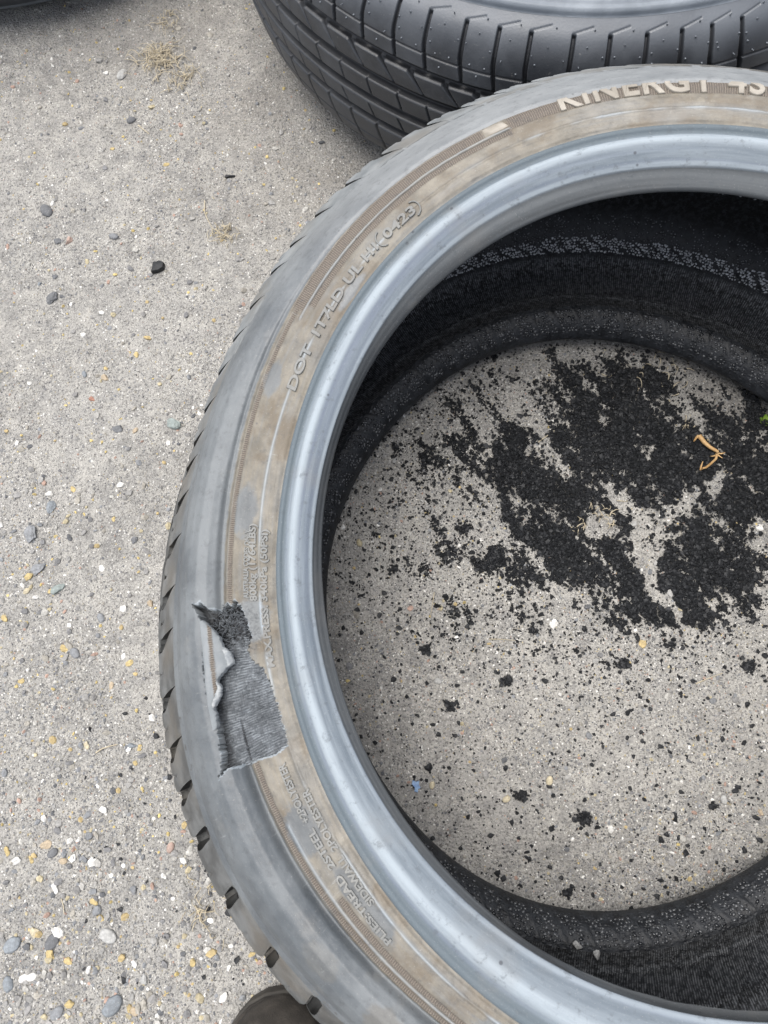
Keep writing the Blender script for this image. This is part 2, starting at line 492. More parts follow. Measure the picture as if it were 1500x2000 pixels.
# --- upper sidewall
rv = np.unique(np.concatenate([np.linspace(.2525, .2620, 17), np.linspace(.262, .300, 78), np.linspace(.300, .3270, 42)]))
def rib_at(Tw): return .2625 - .0035 * sstep(3.5, 3.8, Tw) + .001 * np.sin(Tw * 5)
def side_z(Tw, R, base_only=False):
    cz = .25 + .75 * sstep(2.65, 3.35, Tw)
    Z = zs(R) + (1 - cz) * (.0042 * np.exp(-((R - .2868) / .0016) ** 2) - .0035 * sstep(.289, .297, R) * sstep(.320, .306, R))
    zt_ = np.interp(R, [.2500, .2845, .2858, .2872, .2900, .300, .320, .3300], [0, .2189, .2180, .2160, .2158, .2085, .1895, .1800])
    tw_ = topw(Tw) * (R > .2850)
    Z = Z * (1 - tw_) + zt_ * tw_
    Z = Z + .0012 * (fbm(Tw * 9, R * 60, 3, 3) - .5)
    if base_only: return Z
    rib = np.exp(-((R - rib_at(Tw)) / .0009) ** 2)
    Z = Z + .0006 * rib + .0004 * (fbm(Tw * 90, R * 300, 2, 6) - .5)
    return Z + .0001 * np.sin((R + .01 * fbm(Tw * 12, R * 8, 2, 8)) * 2600) * np.exp(-((R - .2585) / .0025) ** 2)
T, R = np.meshgrid(TV, rv, indexing='ij')
Tw = np.where(T > pi * 2, T - 2 * pi, T)
Z = side_z(Tw, R)
rib_r = rib_at(Tw)
rib = np.exp(-((R - rib_r) / .0009) ** 2)
hat = np.zeros_like(Z)
def band(t0, t1, r0, r1):
    return sstep(t0 - .003, t0 + .003, Tw) * sstep(t1 + .003, t1 - .003, Tw) * sstep(r0 - .0004, r0 + .0004, R) * sstep(r1 + .0004, r1 - .0004, R)
hat = np.maximum(hat, band(2.40, 3.125, .2800, .2828))
hat = np.maximum(hat, band(3.475, 5.2, .2806, .2836))
hat = np.maximum(hat, band(1.885, 2.43, .2772, .2850))
hat = np.maximum(hat, band(.9, 1.83, .2750, .2870))
hat = np.maximum(hat, band(1.83, 2.41, .2712, .2752))
hat = np.maximum(hat, band(3.80, 5.2, .2735, .2772))
ridge = band(1.83, 2.45, .2754, .2769) + band(3.62, 5.2, .2778, .2796)
hat = np.clip(hat - ridge, 0, 1)
Z = Z + .0007 * ridge - .0004 * hat
tear_t = Tw + .0075 * (fbm(Tw * 200, R * 700, 4, 12) - .5); tear_r = R + .0030 * (fbm(Tw * 300, R * 1100, 3, 14) - .5)
hole = inpoly(tear_t, tear_r, TEAR)
g = hole.astype(float)
near = np.maximum(0, inpoly(tear_t + .004 * (fbm(Tw * 70, R * 240, 3, 9) - .5), tear_r, TEAR, .022).astype(float) - g)
# torn area: rubber pushed outwards on the left, scuffed at the top right
scuff = blob(Tw, R, 3.19, .2700, .055, .0075, .5, 3)
Z = Z + scuff * .0016 * (fbm(Tw * 220, R * 800, 3, 7) - .5)
Z = np.where(hole, np.minimum(Z - .0085, .2075), Z)
tan = sstep(.2866, .2852, R + .0012 * (fbm(Tw * 60, R * 200, 3, 5) - .5))
ton = 1 - .25 * sstep(.45, .7, fbm(Tw * 7, R * 90, 3, 2))
off = np.zeros_like(Z)
for a in ((2.9133, .274, .06, .008), (3.644, .2725, .055, .0095), (3.80, .2665, .05, .006), (3.887, .2656, .055, .006), (2.60, .276, .045, .006),
          (3.17, .2700, .055, .012), (4.25, .268, .10, .012), (2.33, .2565, .05, .003), (1.15, .265, .1, .008)):
    off = np.maximum(off, blob(Tw, R, *a, .45, int(a[0] * 10)))
tan = tan * ton * (1 - .85 * off)
smear = blob(Tw, R, 4.02, .304, .05, .01, .6, 9) * .4 + blob(Tw, R, 3.86, .304, .04, .008, .6, 5) * .25
tan = np.maximum(tan, smear)
hat = hat * (1 - .6 * off) * (1 - g)
tn = tan * (1 - .8 * near * (Tw > 3.05))
V = deform(T, R, Z, 1.0)
me = mesh_np('sidewall', V.reshape(-1, 3), grid_faces(len(TV), len(rv), True))
attr(me, 'pale', sstep(2.75, 1.9, Tw) * (.55 + .9 * (fbm(Tw * 14, R * 60, 3, 19) - .3))); attr(me, 'tan', tn * (1 - g)); attr(me, 'hatch', hat); attr(me, 'torn', np.maximum(g, .35 * scuff * sstep(.5, .6, fbm(Tw * 300, R * 1000, 2, 4))))
attr(me, 'edge', np.clip(.75 * rib * (1 - tan * .2) * sstep(.35, .6, fbm(Tw * 14, 0 * R, 2, 3)) + .5 * near + .35 * ridge, 0, 1))
vattr(me, 'uvt', np.stack([T * .28, R, 0 * T], -1).reshape(-1, 3))
link('sidewall', me, MS['side'], tyre)

# --- exposed cords in the tear
tc = np.arange(3.112, 3.488, .0011); rc = np.arange(.2600, .3075, .0004)
T, R = np.meshgrid(tc, rc, indexing='ij')
base = np.interp(R, [.258, .268, .285, .296, .31], [.2186, .2180, .2168, .2150, .2130])
lift = .0016 * (fbm(T * 22, R * 70, 3, 21) - .5)
ph = T * .28 / .0016 * 2 * pi + 16 * fbm(T * 12, R * 60, 3, 22)
rd = .5 + .5 * np.sin(ph + 1.5 * fbm(T * 80, R * 300, 2, 25))
rd = rd * (.15 + .85 * sstep(.3, .65, fbm(T * 110, R * 420, 3, 26))) + .45 * (fbm(T * 420, R * 1300, 3, 28) - .4)
rd = np.clip(rd, 0, 1)
rd2 = .5 + .5 * np.sin(R / .0014 * 2 * pi + 6 * fbm(T * 30, R * 60, 2, 24))
top = sstep(3.235, 3.20, T + .03 * (fbm(T * 90, R * 300, 2, 2) - .5))
chunk = fbm(T * 190, R * 640, 4, 31)
Z = base + lift + .0008 * rd * (1 - top) + .0012 * (fbm(T * 130, R * 380, 3, 29) - .5) + .0002 * rd2 + top * (.0085 * (chunk - .56)) - .0022 * sstep(.290, .296, R) - .0045 * sstep(3.175, 3.14, T) * sstep(.270, .282, R) - .002 * sstep(3.22, 3.19, T) * sstep(.280, .287, R)
seam = np.exp(-((R - (.2845 + .006 * (T - 3.40))) / .0006) ** 2) * sstep(3.36, 3.40, T)
Z -= .0014 * seam
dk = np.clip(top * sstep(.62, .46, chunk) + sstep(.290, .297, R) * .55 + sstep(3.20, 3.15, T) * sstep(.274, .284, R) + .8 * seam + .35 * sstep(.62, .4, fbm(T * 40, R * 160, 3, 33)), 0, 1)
ins = inpoly(T + .003 * (fbm(T * 260, R * 900, 3, 12) - .5), R, TEAR, .03)
keep = ins[:-1, :-1] & ins[1:, 1:]
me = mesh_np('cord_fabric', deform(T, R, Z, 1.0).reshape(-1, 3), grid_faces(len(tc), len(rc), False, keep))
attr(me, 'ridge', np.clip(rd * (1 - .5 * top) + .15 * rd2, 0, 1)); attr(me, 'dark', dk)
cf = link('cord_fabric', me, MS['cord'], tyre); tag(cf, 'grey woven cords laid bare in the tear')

def tube(pts, rad, n=5, taper=1.0):
    pts = np.asarray(pts, float); m = len(pts); V = []; F = []
    rr = np.linspace(1, taper, m) * rad
    for i in range(m):
        d = pts[min(i + 1, m - 1)] - pts[max(i - 1, 0)]; d /= np.linalg.norm(d) + 1e-12
        a = np.cross(d, [0, 0, 1.0]);
        if np.linalg.norm(a) < 1e-3: a = np.array([1.0, 0, 0])
        a /= np.linalg.norm(a); b = np.cross(d, a)
        for k in range(n):
            q = 2 * pi * k / n; V.append(pts[i] + rr[i] * (cos(q) * a + sin(q) * b))
    for i in range(m - 1):
        for k in range(n):
            F.append((i * n + k, i * n + (k + 1) % n, (i + 1) * n + (k + 1) % n, (i + 1) * n + k))
    return V, F
def join(parts):
    V = []; F = []
    for v, f in parts:
        o_ = len(V); V += list(v); F += [tuple(i + o_ for i in q) for q in f]
    return np.array(V), np.array(F)
# frayed threads and crumbs of rubber standing up round the top of the tear
parts = []
for k in range(560):
    t0 = random.gauss(3.165, .022) if k < 260 else random.uniform(3.15, 3.475); r0 = random.gauss(.281, .0065) if k < 260 else random.uniform(.262, .2975)
    if not inpoly(np.array([t0]), np.array([r0]), TEAR, .1)[0]: continue
    a = random.uniform(0, 2 * pi); L = random.uniform(.0015, .0055)
    z0 = (.2135 if k < 260 else float(np.interp(r0, [.258, .268, .285, .296], [.2189, .2183, .2171, .2152]))) + random.uniform(0, .001) * (2 if k < 260 else 1); pts = []; hl_ = 1 if k < 260 else .3; a = a if k < 260 else random.gauss(pi / 2, .35)
    for q in range(4):
        pts.append(deform(t0 + L * cos(a) * q / 3 / .28, r0 + L * sin(a) * q / 3, z0 + hl_ * .0035 * sin(q) * random.uniform(.4, 1), 1.0))
    parts.append(tube(pts, random.uniform(.0002, .0005) * (1 if k < 260 else .6), 4, .4))
v, f = join(parts)
me = mesh_np('frayed_threads', v, f); attr(me, 'ridge', rng.random(len(v)) * .9); attr(me, 'dark', rng.random(len(v)) * .6)
ft = link('frayed_threads', me, MS['cord'], tyre); ft['kind'] = 'stuff'

# --- flap of sidewall rubber peeled outwards
ft_ = [3.160, 3.175, 3.20, 3.235, 3.262, 3.272, 3.284, 3.29, 3.303, 3.32, 3.335, 3.36, 3.385]
fi = [.2972, .2925, .2868, .2850, .2836, .2864, .2898, .2922, .2908, .2945, .2966, .2952, .2968]
tt = np.arange(3.160, 3.3855, .0016)
ri = np.convolve(np.pad(np.interp(tt, ft_, fi), 3, 'edge'), np.ones(7) / 7, 'valid') + .0016 * (fbm(tt * 400, tt * 0, 2, 3) - .5); ro = .3000 + 0 * tt
cols = 15
rows = []
F_ = np.linspace(0, 1, cols)
T = np.repeat(tt[:, None], cols, 1); R = ri[:, None] + (ro - ri)[:, None] * F_[None, :]
zt = .2262 - .0012 * F_[None, :] + .0016 * np.exp(-F_[None, :] * 9) + .0007 * (fbm(T * 60, R * 200, 2, 2) - .5)
zt = np.where(F_[None, :] > .93, zt - .004, zt)
lw = .0003 + .0034 * sstep(.42, .66, fbm(tt * 26, tt * 0 + 3.3, 3, 5))[:, None] * sstep(3.16, 3.18, tt)[:, None]; lipr = ri[:, None] - lw * np.array([.45, 1.0, 1.02])[None, :]; lipz = zt[:, :1] - np.array([.0003, .0008, .0052])[None, :]
Ta = np.concatenate([np.repeat(tt[:, None], 3, 1)[:, ::-1], T], 1); Ra = np.concatenate([lipr[:, ::-1], R], 1); Za = np.concatenate([lipz[:, ::-1], zt], 1)
me = mesh_np('torn_flap', deform(T, R, zt, 1.0).reshape(-1, 3), grid_faces(len(tt), cols))
hh = sstep(.2915, .2922, R) * sstep(.2950, .2943, R)
attr(me, 'tan', .35 + 0 * R); attr(me, 'hatch', hh); attr(me, 'torn', 0 * R); attr(me, 'edge', .35 * (1 - hh))
vattr(me, 'uvt', np.stack([T * .28, R, 0 * T], -1).reshape(-1, 3))
fl = link('torn_flap', me, MS['side'], tyre); tag(fl, 'flap of sidewall rubber peeled outwards beside the bare cords')
TL = np.repeat(tt[:, None], 4, 1); RL = np.concatenate([lipr[:, ::-1], ri[:, None]], 1); ZL = np.concatenate([lipz[:, ::-1], zt[:, :1]], 1)
ZL = ZL + .0006 * (fbm(TL * 150, RL * 500, 3, 7) - .5)
me = mesh_np('flap_edge', deform(TL, RL, ZL, 1.0).reshape(-1, 3), grid_faces(len(tt), 4))
link('flap_edge', me, MS['lip'], fl, False)

# --- bead (upper)
BP = [(.2530, .2182), (.2520, .2190), (.2500, .2192), (.2480, .2178), (.2462, .2182), (.2440, .2204), (.2415, .2216), (.2385, .2208), (.2365, .2198),
      (.2340, .2188), (.2315, .2172), (.2295, .2156), (.2285, .2148), (.2278, .2132), (.2262, .2105), (.2245, .2078), (.2228, .2053),
      (.2225, .2035), (.2232, .2010), (.2250, .1990), (.2280, .1975)]
br, bz, bs = smooth_prof(BP, 58)
T, R = np.meshgrid(TV[::2], br, indexing='ij'); Z = np.broadcast_to(bz, T.shape).copy()
Tw = T
Z += .0005 * (fbm(T * 5, R * 500, 3, 41) - .5)
Z -= .0011 * np.exp(-((R - .2531) / .0006) ** 2)
V = deform(T, R, Z, 1.0)
me = mesh_np('bead', V.reshape(-1, 3), grid_faces(len(TV[::2]), len(br), True))
attr(me, 'crest_sheen', sstep(.2470, .2435, R) * sstep(.2365, .2405, R) + .55 * sstep(.2310, .2303, R) * sstep(.2282, .2288, R) * (bz > .214))
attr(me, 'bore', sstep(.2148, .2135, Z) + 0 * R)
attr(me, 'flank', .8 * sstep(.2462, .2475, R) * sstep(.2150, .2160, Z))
vattr(me, 'uvt', np.stack([T * .24, np.broadcast_to(bs, T.shape), 0 * T], -1).reshape(-1, 3))
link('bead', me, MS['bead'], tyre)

# --- inner liner, upper toe round to the lower bead
LP = [(.2280, .1975), (.245, .196), (.275, .197), (.305, .190), (.325, .172), (.333, .150), (.336, .12), (.336, .09), (.330, .062),
      (.318, .043), (.300, .032), (.280, .028), (.262, .0305), (.2520, .0345), (.2440, .0390)]
lr, lz, ls = smooth_prof(LP, 170)
TL_ = np.concatenate([np.arange(.55, 3.6, .0050), np.arange(3.6, 5.3, .0042), np.arange(5.3, .55 + 2 * pi, .012)])
T, R = np.meshgrid(TL_, lr, indexing='ij'); Z = np.broadcast_to(lz, T.shape).copy(); S = np.broadcast_to(ls, T.shape)
dR = np.gradient(lr, ls); dZ = np.gradient(lz, ls); nr, nz = dZ, -dR       # towards the cavity
nr = -np.abs(1) * (-dZ) if False else dZ
NRM = np.stack([np.where(True, -np.abs(0) + dZ, 0), -dR], -1)
sgn = -1.0 if (NRM[85, 0] > 0) else 1.0
NRM = NRM * sgn
Sx = T * .33
crown = sstep(.19, .17, Z) * sstep(.026, .036, Z) * (R > .293)
dg = (Sx * .82 + S * .55)
rp = np.abs(((dg / .0165) % 1) - .5)
ribm = sstep(.07, .03, rp) * crown
wr = np.exp(-((S - np.interp(.2575, lr[::-1][:62], ls[::-1][:62])) / .0016) ** 2)
wav = fbm(Sx * 60, S * 40, 3, 51)
disp = .0008 * ribm + .0010 * wr * (wav + .2) + .0006 * (fbm(Sx * 60, S * 120, 3, 53) - .5)
# bead filler hump and hatched shoulder
hatm = sstep(.294, .288, R) * sstep(.2575, .2600, R) * (Z < .06)
disp = disp - .0006 * hatm
R2 = R + NRM[None, :, 0] * disp; Z2 = Z + NRM[None, :, 1] * disp
V = deform(T, R2, Z2, zw(Z))
me = mesh_np('inner_liner', V.reshape(-1, 3), grid_faces(len(TL_), len(lr), True))
lowband = sstep(.056, .050, Z) * crown
pebm = np.clip(crown * (.35 + .65 * lowband) * (1 - .8 * ribm), 0, 1)
attr(me, 'peb', pebm); attr(me, 'hat', hatm)
attr(me, 'glint', np.clip(lowband + .55 * sstep(.085, .12, Z) * sstep(.42, .6, fbm(Sx * 60, S * 60, 3, 57)), 0, 1))
attr(me, 'glint_speck', np.clip(sstep(.075, .11, Z) * (R > .28) * (1 - ribm) * (.15 + .85 * sstep(.38, .55, fbm(Sx * 40, S * 40, 3, 58))), 0, 1))
dust = np.clip(sstep(.048, .062, Z) * sstep(.135, .085, Z) * .95 + .8 * sstep(.297, .291, R) * sstep(.281, .288, R) * (Z < .06)
               + .75 * sstep(.2575, .254, R) * (Z < .06), 0, 1)
attr(me, 'dust', dust)
attr(me, 'grey', np.clip(.9 * sstep(.300, .296, R) * sstep(.284, .292, R) * (Z < .06) + .7 * hatm + .85 * wr + .55 * sstep(.262, .258, R) * (Z < .06), 0, 1) * .8)
vattr(me, 'uvt', np.stack([Sx, S, 0 * S], -1).reshape(-1, 3))
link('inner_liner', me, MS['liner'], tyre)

# --- lower bead
LB = [(.2440, .0390), (.2400, .0390), (.2350, .0372), (.2300, .0340), (.2265, .0300), (.2243, .0265), (.2230, .0230), (.2225, .0190), (.2250, .0140), (.2300, .0100)]
r_, z_, s_ = smooth_prof(LB, 60)
T, R = np.meshgrid(TL_, r_, indexing='ij'); Z = np.broadcast_to(z_, T.shape).copy(); S = np.broadcast_to(s_, T.shape)
rp = np.abs((((T * .23 + S * .45) / .018) % 1) - .5)
rbm = sstep(.085, .05, rp) * sstep(.0, .003, S)
rr = R - .0003 * rbm * 0; Z = Z + .0005 * rbm * (Z > .03)
me = mesh_np('bead', deform(T, rr, Z, 0 * Z).reshape(-1, 3), grid_faces(len(TL_), len(r_), True))
attr(me, 'peb', np.clip(1.0 * (1 - .9 * rbm), 0, 1)); attr(me, 'hat', 0 * S); attr(me, 'dust', 0 * S)
attr(me, 'grey', .03 + 0 * S); attr(me, 'glint', .03 + 0 * S); attr(me, 'glint_speck', 0 * S)
vattr(me, 'uvt', np.stack([T * .23 * .85, S * .95, 0 * S], -1).reshape(-1, 3))
lb = link('bead', me, MS['liner'], tyre); tag(lb, 'lower bead, black with pebbled texture')

# --- pebbled texture of the liner and of the lower bead: small glossy bumps
def domes(T, S, prof, w, size, flat, elong, light, name, lower):
    pr, pz, ps = prof; r = np.interp(S, ps, pr); z = np.interp(S, ps, pz)
    e = .001
    t1 = (deform(T + e / r, r, z, w(z)) - deform(T - e / r, r, z, w(z))); t1 /= np.linalg.norm(t1, axis=1)[:, None]
    r2 = np.interp(S + e, ps, pr); z2 = np.interp(S + e, ps, pz)
    t2_ = deform(T, r2, z2, w(z2)) - deform(T, r, z, w(z)); t2_ /= np.linalg.norm(t2_, axis=1)[:, None]
    nn = np.cross(t1, t2_); c = deform(T, r, z, w(z))
    inward = np.stack([-np.cos(T) * .3, -np.sin(T) * .3, 0 * T + .05], 1) - 0
    tgt = np.stack([.24 * np.cos(T), .24 * np.sin(T), 0 * T + .12], 1)
    sg = np.sign((nn * (tgt - c)).sum(1)); nn = nn * sg[:, None]
    a = rng.uniform(-1.1, 1.1, len(T)); ca, sa = np.cos(a)[:, None], np.sin(a)[:, None]
    ux = t1 * ca + t2_ * sa; uy = -t1 * sa + t2_ * ca
    V0, F0 = ico(1); n = len(T); k = len(V0)
    el = elong * rng.uniform(.75, 1.3, n)
    V = c[:, None] + size[:, None, None] * (V0[None, :, :1] * ux[:, None] * el[:, None, None] + V0[None, :, 1:2] * uy[:, None] + V0[None, :, 2:3] * nn[:, None] * flat)
    F = F0[None] + (np.arange(n) * k)[:, None, None]
    me = mesh_np(name, V.reshape(-1, 3), F.reshape(-1, 3), True)
    for q in ('peb', 'hat', 'dust', 'glint_speck'): attr(me, q, np.zeros(n * k))
    attr(me, 'grey', np.zeros(n * k)); attr(me, 'top', np.repeat(light, k)); vattr(me, 'uvt', np.zeros((n * k, 3)))
    o = link(name, me, MS['peb'], tyre); o['kind'] = 'stuff'; return o
LPF = (lr, lz, ls)
def jgrid(t0, t1, s0, s1, r, step):
    nt = int((t1 - t0) * r / step); ns = max(1, int((s1 - s0) / step)); A, B = np.meshgrid(np.arange(nt), np.arange(ns), indexing='ij')
    T = t0 + (A + .5 * (B % 2) + rng.uniform(-.33, .33, A.shape)) * step / r; S = s0 + (B + .5 + rng.uniform(-.33, .33, A.shape)) * (s1 - s0) / ns
    return T.ravel(), S.ravel()
s300 = float(np.interp(-.3015, -lr[lz < .08], ls[lz < .08])); s320 = float(np.interp(-.3150, -lr[lz < .08], ls[lz < .08]))
T, S = jgrid(.3, 5.4, min(s300, s320), max(s300, s320), .32, .0021)
dg_ = (T * .33 * .82 + S * 1.35); k = np.abs(((dg_ / .0150) % 1) - .5) > .095
k &= (S > min(s300, s320) + .007 * fbm(T * 14, T * 0, 3, 4)) 
T, S = T[k], S[k]
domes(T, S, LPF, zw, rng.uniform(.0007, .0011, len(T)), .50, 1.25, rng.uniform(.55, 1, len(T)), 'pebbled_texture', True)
sA = float(np.interp(-.080, -lz[lr > .29], ls[lr > .29])); sB = float(np.interp(-.165, -lz[lr > .29], ls[lr > .29]))
T, S = jgrid(.5, 2.3, min(sA, sB), max(sA, sB), .335, .0040)
dg_ = (T * .33 * .82 + S * .55); k = (np.abs(((dg_ / .0165) % 1) - .5) > .15) & (rng.random(len(T)) < .62 * sstep(.32, .6, fbm(T * 9, S * 30, 3, 8)) + .08)
T, S = T[k], S[k]
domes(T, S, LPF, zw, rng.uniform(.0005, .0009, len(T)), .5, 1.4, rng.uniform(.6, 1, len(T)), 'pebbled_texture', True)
LBF = smooth_prof(LB, 60); LBF = (LBF[0], LBF[1], LBF[2])
T, S = jgrid(.5, 5.4, .003, .0235, .226, .0028)
rp = np.abs((((T * .23 + S * .45) / .018) % 1) - .5); k = (rp > .13) & (rng.random(len(T)) < .9); T, S = T[k], S[k]
domes(T, S, LBF, lambda z: 0 * z, rng.uniform(.0009, .0014, len(T)), .42, 1.3, rng.uniform(.0, .14, len(T)), 'pebbled_texture', True)

# --- lower outer sidewall and tread base
LS = [(.2300, .0100), (.245, .0075), (.262, .0045), (.285, .0010), (.31, .0020), (.328, .0150), (.3370, .0340), (.3385, .040)]
r_, z_, s_ = smooth_prof(LS, 40)
TB = np.linspace(0, 2 * pi, 361)[:-1]
T, R = np.meshgrid(TB, r_, indexing='ij')
me = mesh_np('sidewall', deform(T, R, np.broadcast_to(z_, T.shape), zw(np.broadcast_to(z_, T.shape))).reshape(-1, 3), grid_faces(len(TB), len(r_), True))
tag(link('sidewall', me, MS['tread'], tyre), 'lower sidewall resting on the ground')
TP = [(.3385, .040), (.3430, .055), (.3445, .080), (.3450, .110), (.3450, .140), (.3432, .158), (.3390, .172), (.3325, .186), (.3245, .1975), (.3210, .2035)]
r_, z_, s_ = smooth_prof(TP, 40)
TB = np.linspace(0, 2 * pi, 541)[:-1]
T, R = np.meshgrid(TB, r_, indexing='ij')
Z = np.broadcast_to(z_, T.shape); low_ = sstep(3.38, 3.58, T) * sstep(4.6, 4.3, T); R = R - .0042 * low_ * (Z < .19); Z = Z - .003 * low_ * (Z > .14) * (Z < .200)
Z = Z - topw(T) * np.clip(R + Z - .5035, 0, 1) * (Z > .15)
me = mesh_np('tread_base', deform(T, R, Z, zw(Z)).reshape(-1, 3), grid_faces(len(TB), len(r_), True))
link('tread_base', me, m_tread('groove_rubber', (.020, .020, .020), (.055, .050, .043)), tyre)

# --- shoulder blocks: every block its own piece, with the uneven pitch the tyre has
SIL = [1.535, 1.611, 1.705, 1.778, 1.845, 1.918, 2.023, 2.115, 2.203, 2.283, 2.352, 2.438, 2.515, 2.593, 2.679, 2.754, 2.813, 2.89,
       2.985, 3.093, 3.181, 3.299, 3.397, 3.481, 3.569, 3.686, 3.812, 3.921]
n_ = 43
SIL += list(3.921 + (1.535 + 2 * pi - 3.921) * (np.arange(1, n_) / n_))
def patch_block(profile, ta, tb, slant, depth, nt=14, gap=.0045, sipe=0.0, stepm=True):
    """block between the slots at ta and tb; profile goes from inner edge over the shoulder"""
    pr, pz, ps = profile; m = len(pr)
    f = ps / ps[-1]
    low = float(sstep(3.38, 3.58, ta)) * float(ta < 5)
    off = slant(f) * (1 - .55 * low)
    hg = gap / 2 / .345
    gf = (1 - low) * (.05 + (1.15 + .45 * float(sstep(2.5, 2.8, ta))) * sstep(.12, .5, f)) + low * (.05 + 1.45 * sstep(.10, .16, f))
    a = ta + off + hg * gf; b = tb + off - hg * gf
    u = np.linspace(0, 1, nt)
    T = a[None, :] + (b - a)[None, :] * u[:, None]
    R = np.broadcast_to(pr, T.shape).copy(); Z = np.broadcast_to(pz, T.shape).copy()
    tw_ = topw(T); Z = Z + tw_ * np.where(R < .3488, np.minimum(.5100 - R - Z, 0), 0) * 1.0
    e = np.minimum(np.minimum(u, 1 - u)[:, None] * (b - a)[None, :] * .345, np.minimum(f, 1 - f)[None, :] * ps[-1] + .0005)
    rd = .0007 * np.exp(-e / .0007)
    nr_ = np.gradient(pz, ps) * -1; nz_ = np.gradient(pr, ps)
    dis = -rd
    if sipe:
        sp_ = np.exp(-((u[:, None] - .5 - .03 * np.sin(f * 5)[None, :]) * (b - a)[None, :] * .345 / (.0002 + .0013 * sstep(.4, .8, f)[None, :])) ** 2) * sstep(.38, .5, f)[None, :]
        dis = dis - .0032 * sp_
    if stepm:   # raised panel line along the inner edge of the block
        lin = np.exp(-((ps[None, :] - .0060) / .0006) ** 2) * sstep(.02, .08, u[:, None]) * sstep(.98, .92, u[:, None])
        dis = dis - .0007 * lin
    dis = dis + .0002 * (fbm(T * 200, np.broadcast_to(ps, T.shape) * 500, 2, 5) - .5)
    R = R + nr_[None, :] * dis; Z = Z + nz_[None, :] * dis
    top = deform(T, R, Z, zw(Z)).reshape(-1, 3)
    bot = deform(T, R - nr_[None, :] * depth, Z - nz_[None, :] * depth, zw(Z)).reshape(-1, 3)
    F = grid_faces(nt, m); n = nt * m
    rim = [i * m for i in range(nt)] + [(nt - 1) * m + j for j in range(1, m)] + [i * m + m - 1 for i in range(nt - 2, -1, -1)] + [j for j in range(m - 2, 0, -1)]
    rim = np.array(rim)
    V = np.concatenate([top, bot[rim]])
    k = np.arange(len(rim)); k2 = (k + 1) % len(rim)
    S = np.stack([rim[k], rim[k2], n + k2, n + k], -1)
    return V, np.concatenate([F, S])
SPF = smooth_prof([(.3222, .2046), (.3262, .2002), (.3320, .1930), (.3385, .1838), (.3440, .1740), (.3480, .1635), (.3500, .150), (.3505, .138)], 34)
sl_in = lambda f: -.028 * (1 - sstep(.1, .60, f))
for i, a in enumerate(SIL):
    b = SIL[(i + 1) % len(SIL)]
    if b < a: b += 2 * pi
    vis = 1.4 < a < 4.2
    v, f = patch_block(SPF, a, b, sl_in, .0085, 34 if vis else 10, .0058, 1 if vis else 0)
    me = mesh_np('tread_block', v, f); attr(me, 'pale', np.full(len(v), float(sstep(3.3, 2.3, (a + b) / 2)) * (.85 if a > 0 else 0)))
    link('tread_block', me, MS['tread'], tyre)
# centre ribs and lower shoulder
for (p, nm) in (([(.3500, .1320), (.3508, .1220), (.3510, .1120)], 'tread_rib'), ([(.3510, .1040), (.3508, .0940), (.3500, .0840)], 'tread_rib'),
                ([(.3498, .0760), (.3480, .0600), (.3440, .0450), (.3400, .0390)], 'tread_rib')):
    pf = smooth_prof(p, 8); allv = []; allf = []; o_ = 0
    for i, a in enumerate(SIL):
        b = SIL[(i + 1) % len(SIL)]
        if b < a: b += 2 * pi
        v, f = patch_block(pf, a, b, lambda f: .03 * f, .0085, 6, .0018, 0, False)
        allv.append(v); allf.append(f + o_); o_ += len(v)
    link(nm, mesh_np(nm, np.concatenate(allv), np.concatenate(allf)), MS['tread'], tyre)

# --- raised lettering, bent along the sidewall
def text_part(body, size, t0, r0, t1=None, h=.0007, zf=zs, name='raised_lettering', space=1.0, mat='side', lab=None, tan=.75, squash=1.0, dr=0.0, rmax=None, bold=.00012):
    cu = bpy.data.curves.new('t', 'FONT'); cu.body = body; cu.size = size; cu.extrude = h; cu.bevel_depth = size * .02; cu.bevel_resolution = 1
    cu.space_character = space; cu.resolution_u = 4; cu.offset = bold
    ob = bpy.data.objects.new('t', cu); C.objects.link(ob)
    dg_ = bpy.context.evaluated_depsgraph_get(); me = bpy.data.meshes.new_from_object(ob.evaluated_get(dg_))
    bpy.data.objects.remove(ob); bpy.data.curves.remove(cu)
    if rmax:
        import bmesh
        bm = bmesh.new(); bm.from_mesh(me)
        bmesh.ops.bisect_plane(bm, geom=bm.verts[:] + bm.edges[:] + bm.faces[:], plane_co=(0, (rmax - r0) / squash, 0), plane_no=(0, 1, 0), clear_outer=True)
        bm.to_mesh(me); bm.free()
    n = len(me.vertices); co = np.empty(n * 3, np.float32); me.vertices.foreach_get('co', co); co = co.reshape(-1, 3).astype(float)
    x = co[:, 0]; w = x.max() - x.min()
    if t1 is not None: x = (x - x.min()) / w * abs(t1 - t0) * r0
    T = t0 - x / r0; R = r0 + co[:, 1] * squash + dr * (x / x.max())
    if rmax: R = np.minimum(R, rmax)
    Zl = side_z(T, R, True) + co[:, 2]
    V = deform(T, R, Zl, 1.0)
    me.vertices.foreach_set('co', V.astype(np.float32).ravel()); me.update()
    me.materials.clear()
    for a_, v_ in (('tan', tan), ('hatch', 0), ('torn', 0), ('edge', .18)): attr(me, a_, np.full(n, v_))
    vattr(me, 'uvt', np.stack([T * .28, R, 0 * T], -1))
    o = link(name, me, MS[mat], tyre)
    if lab: o['label'] = lab
    return o
text_part('DOT', .0086, 2.605, .2592, 2.490, .0012, lab='raised letters DOT')
text_part('1T7LD', .0086, 2.462, .2590, 2.338, .0012, lab='raised characters 1T7LD')
text_part('UL', .0086, 2.322, .2592, 2.268, .0012, lab='raised letters UL')
text_part('H1', .0086, 2.254, .2594, 2.212, .0012, lab='raised characters H1')
text_part('0423', .0086, 2.186, .2592, 2.094, .0012, lab='raised date code 0423')
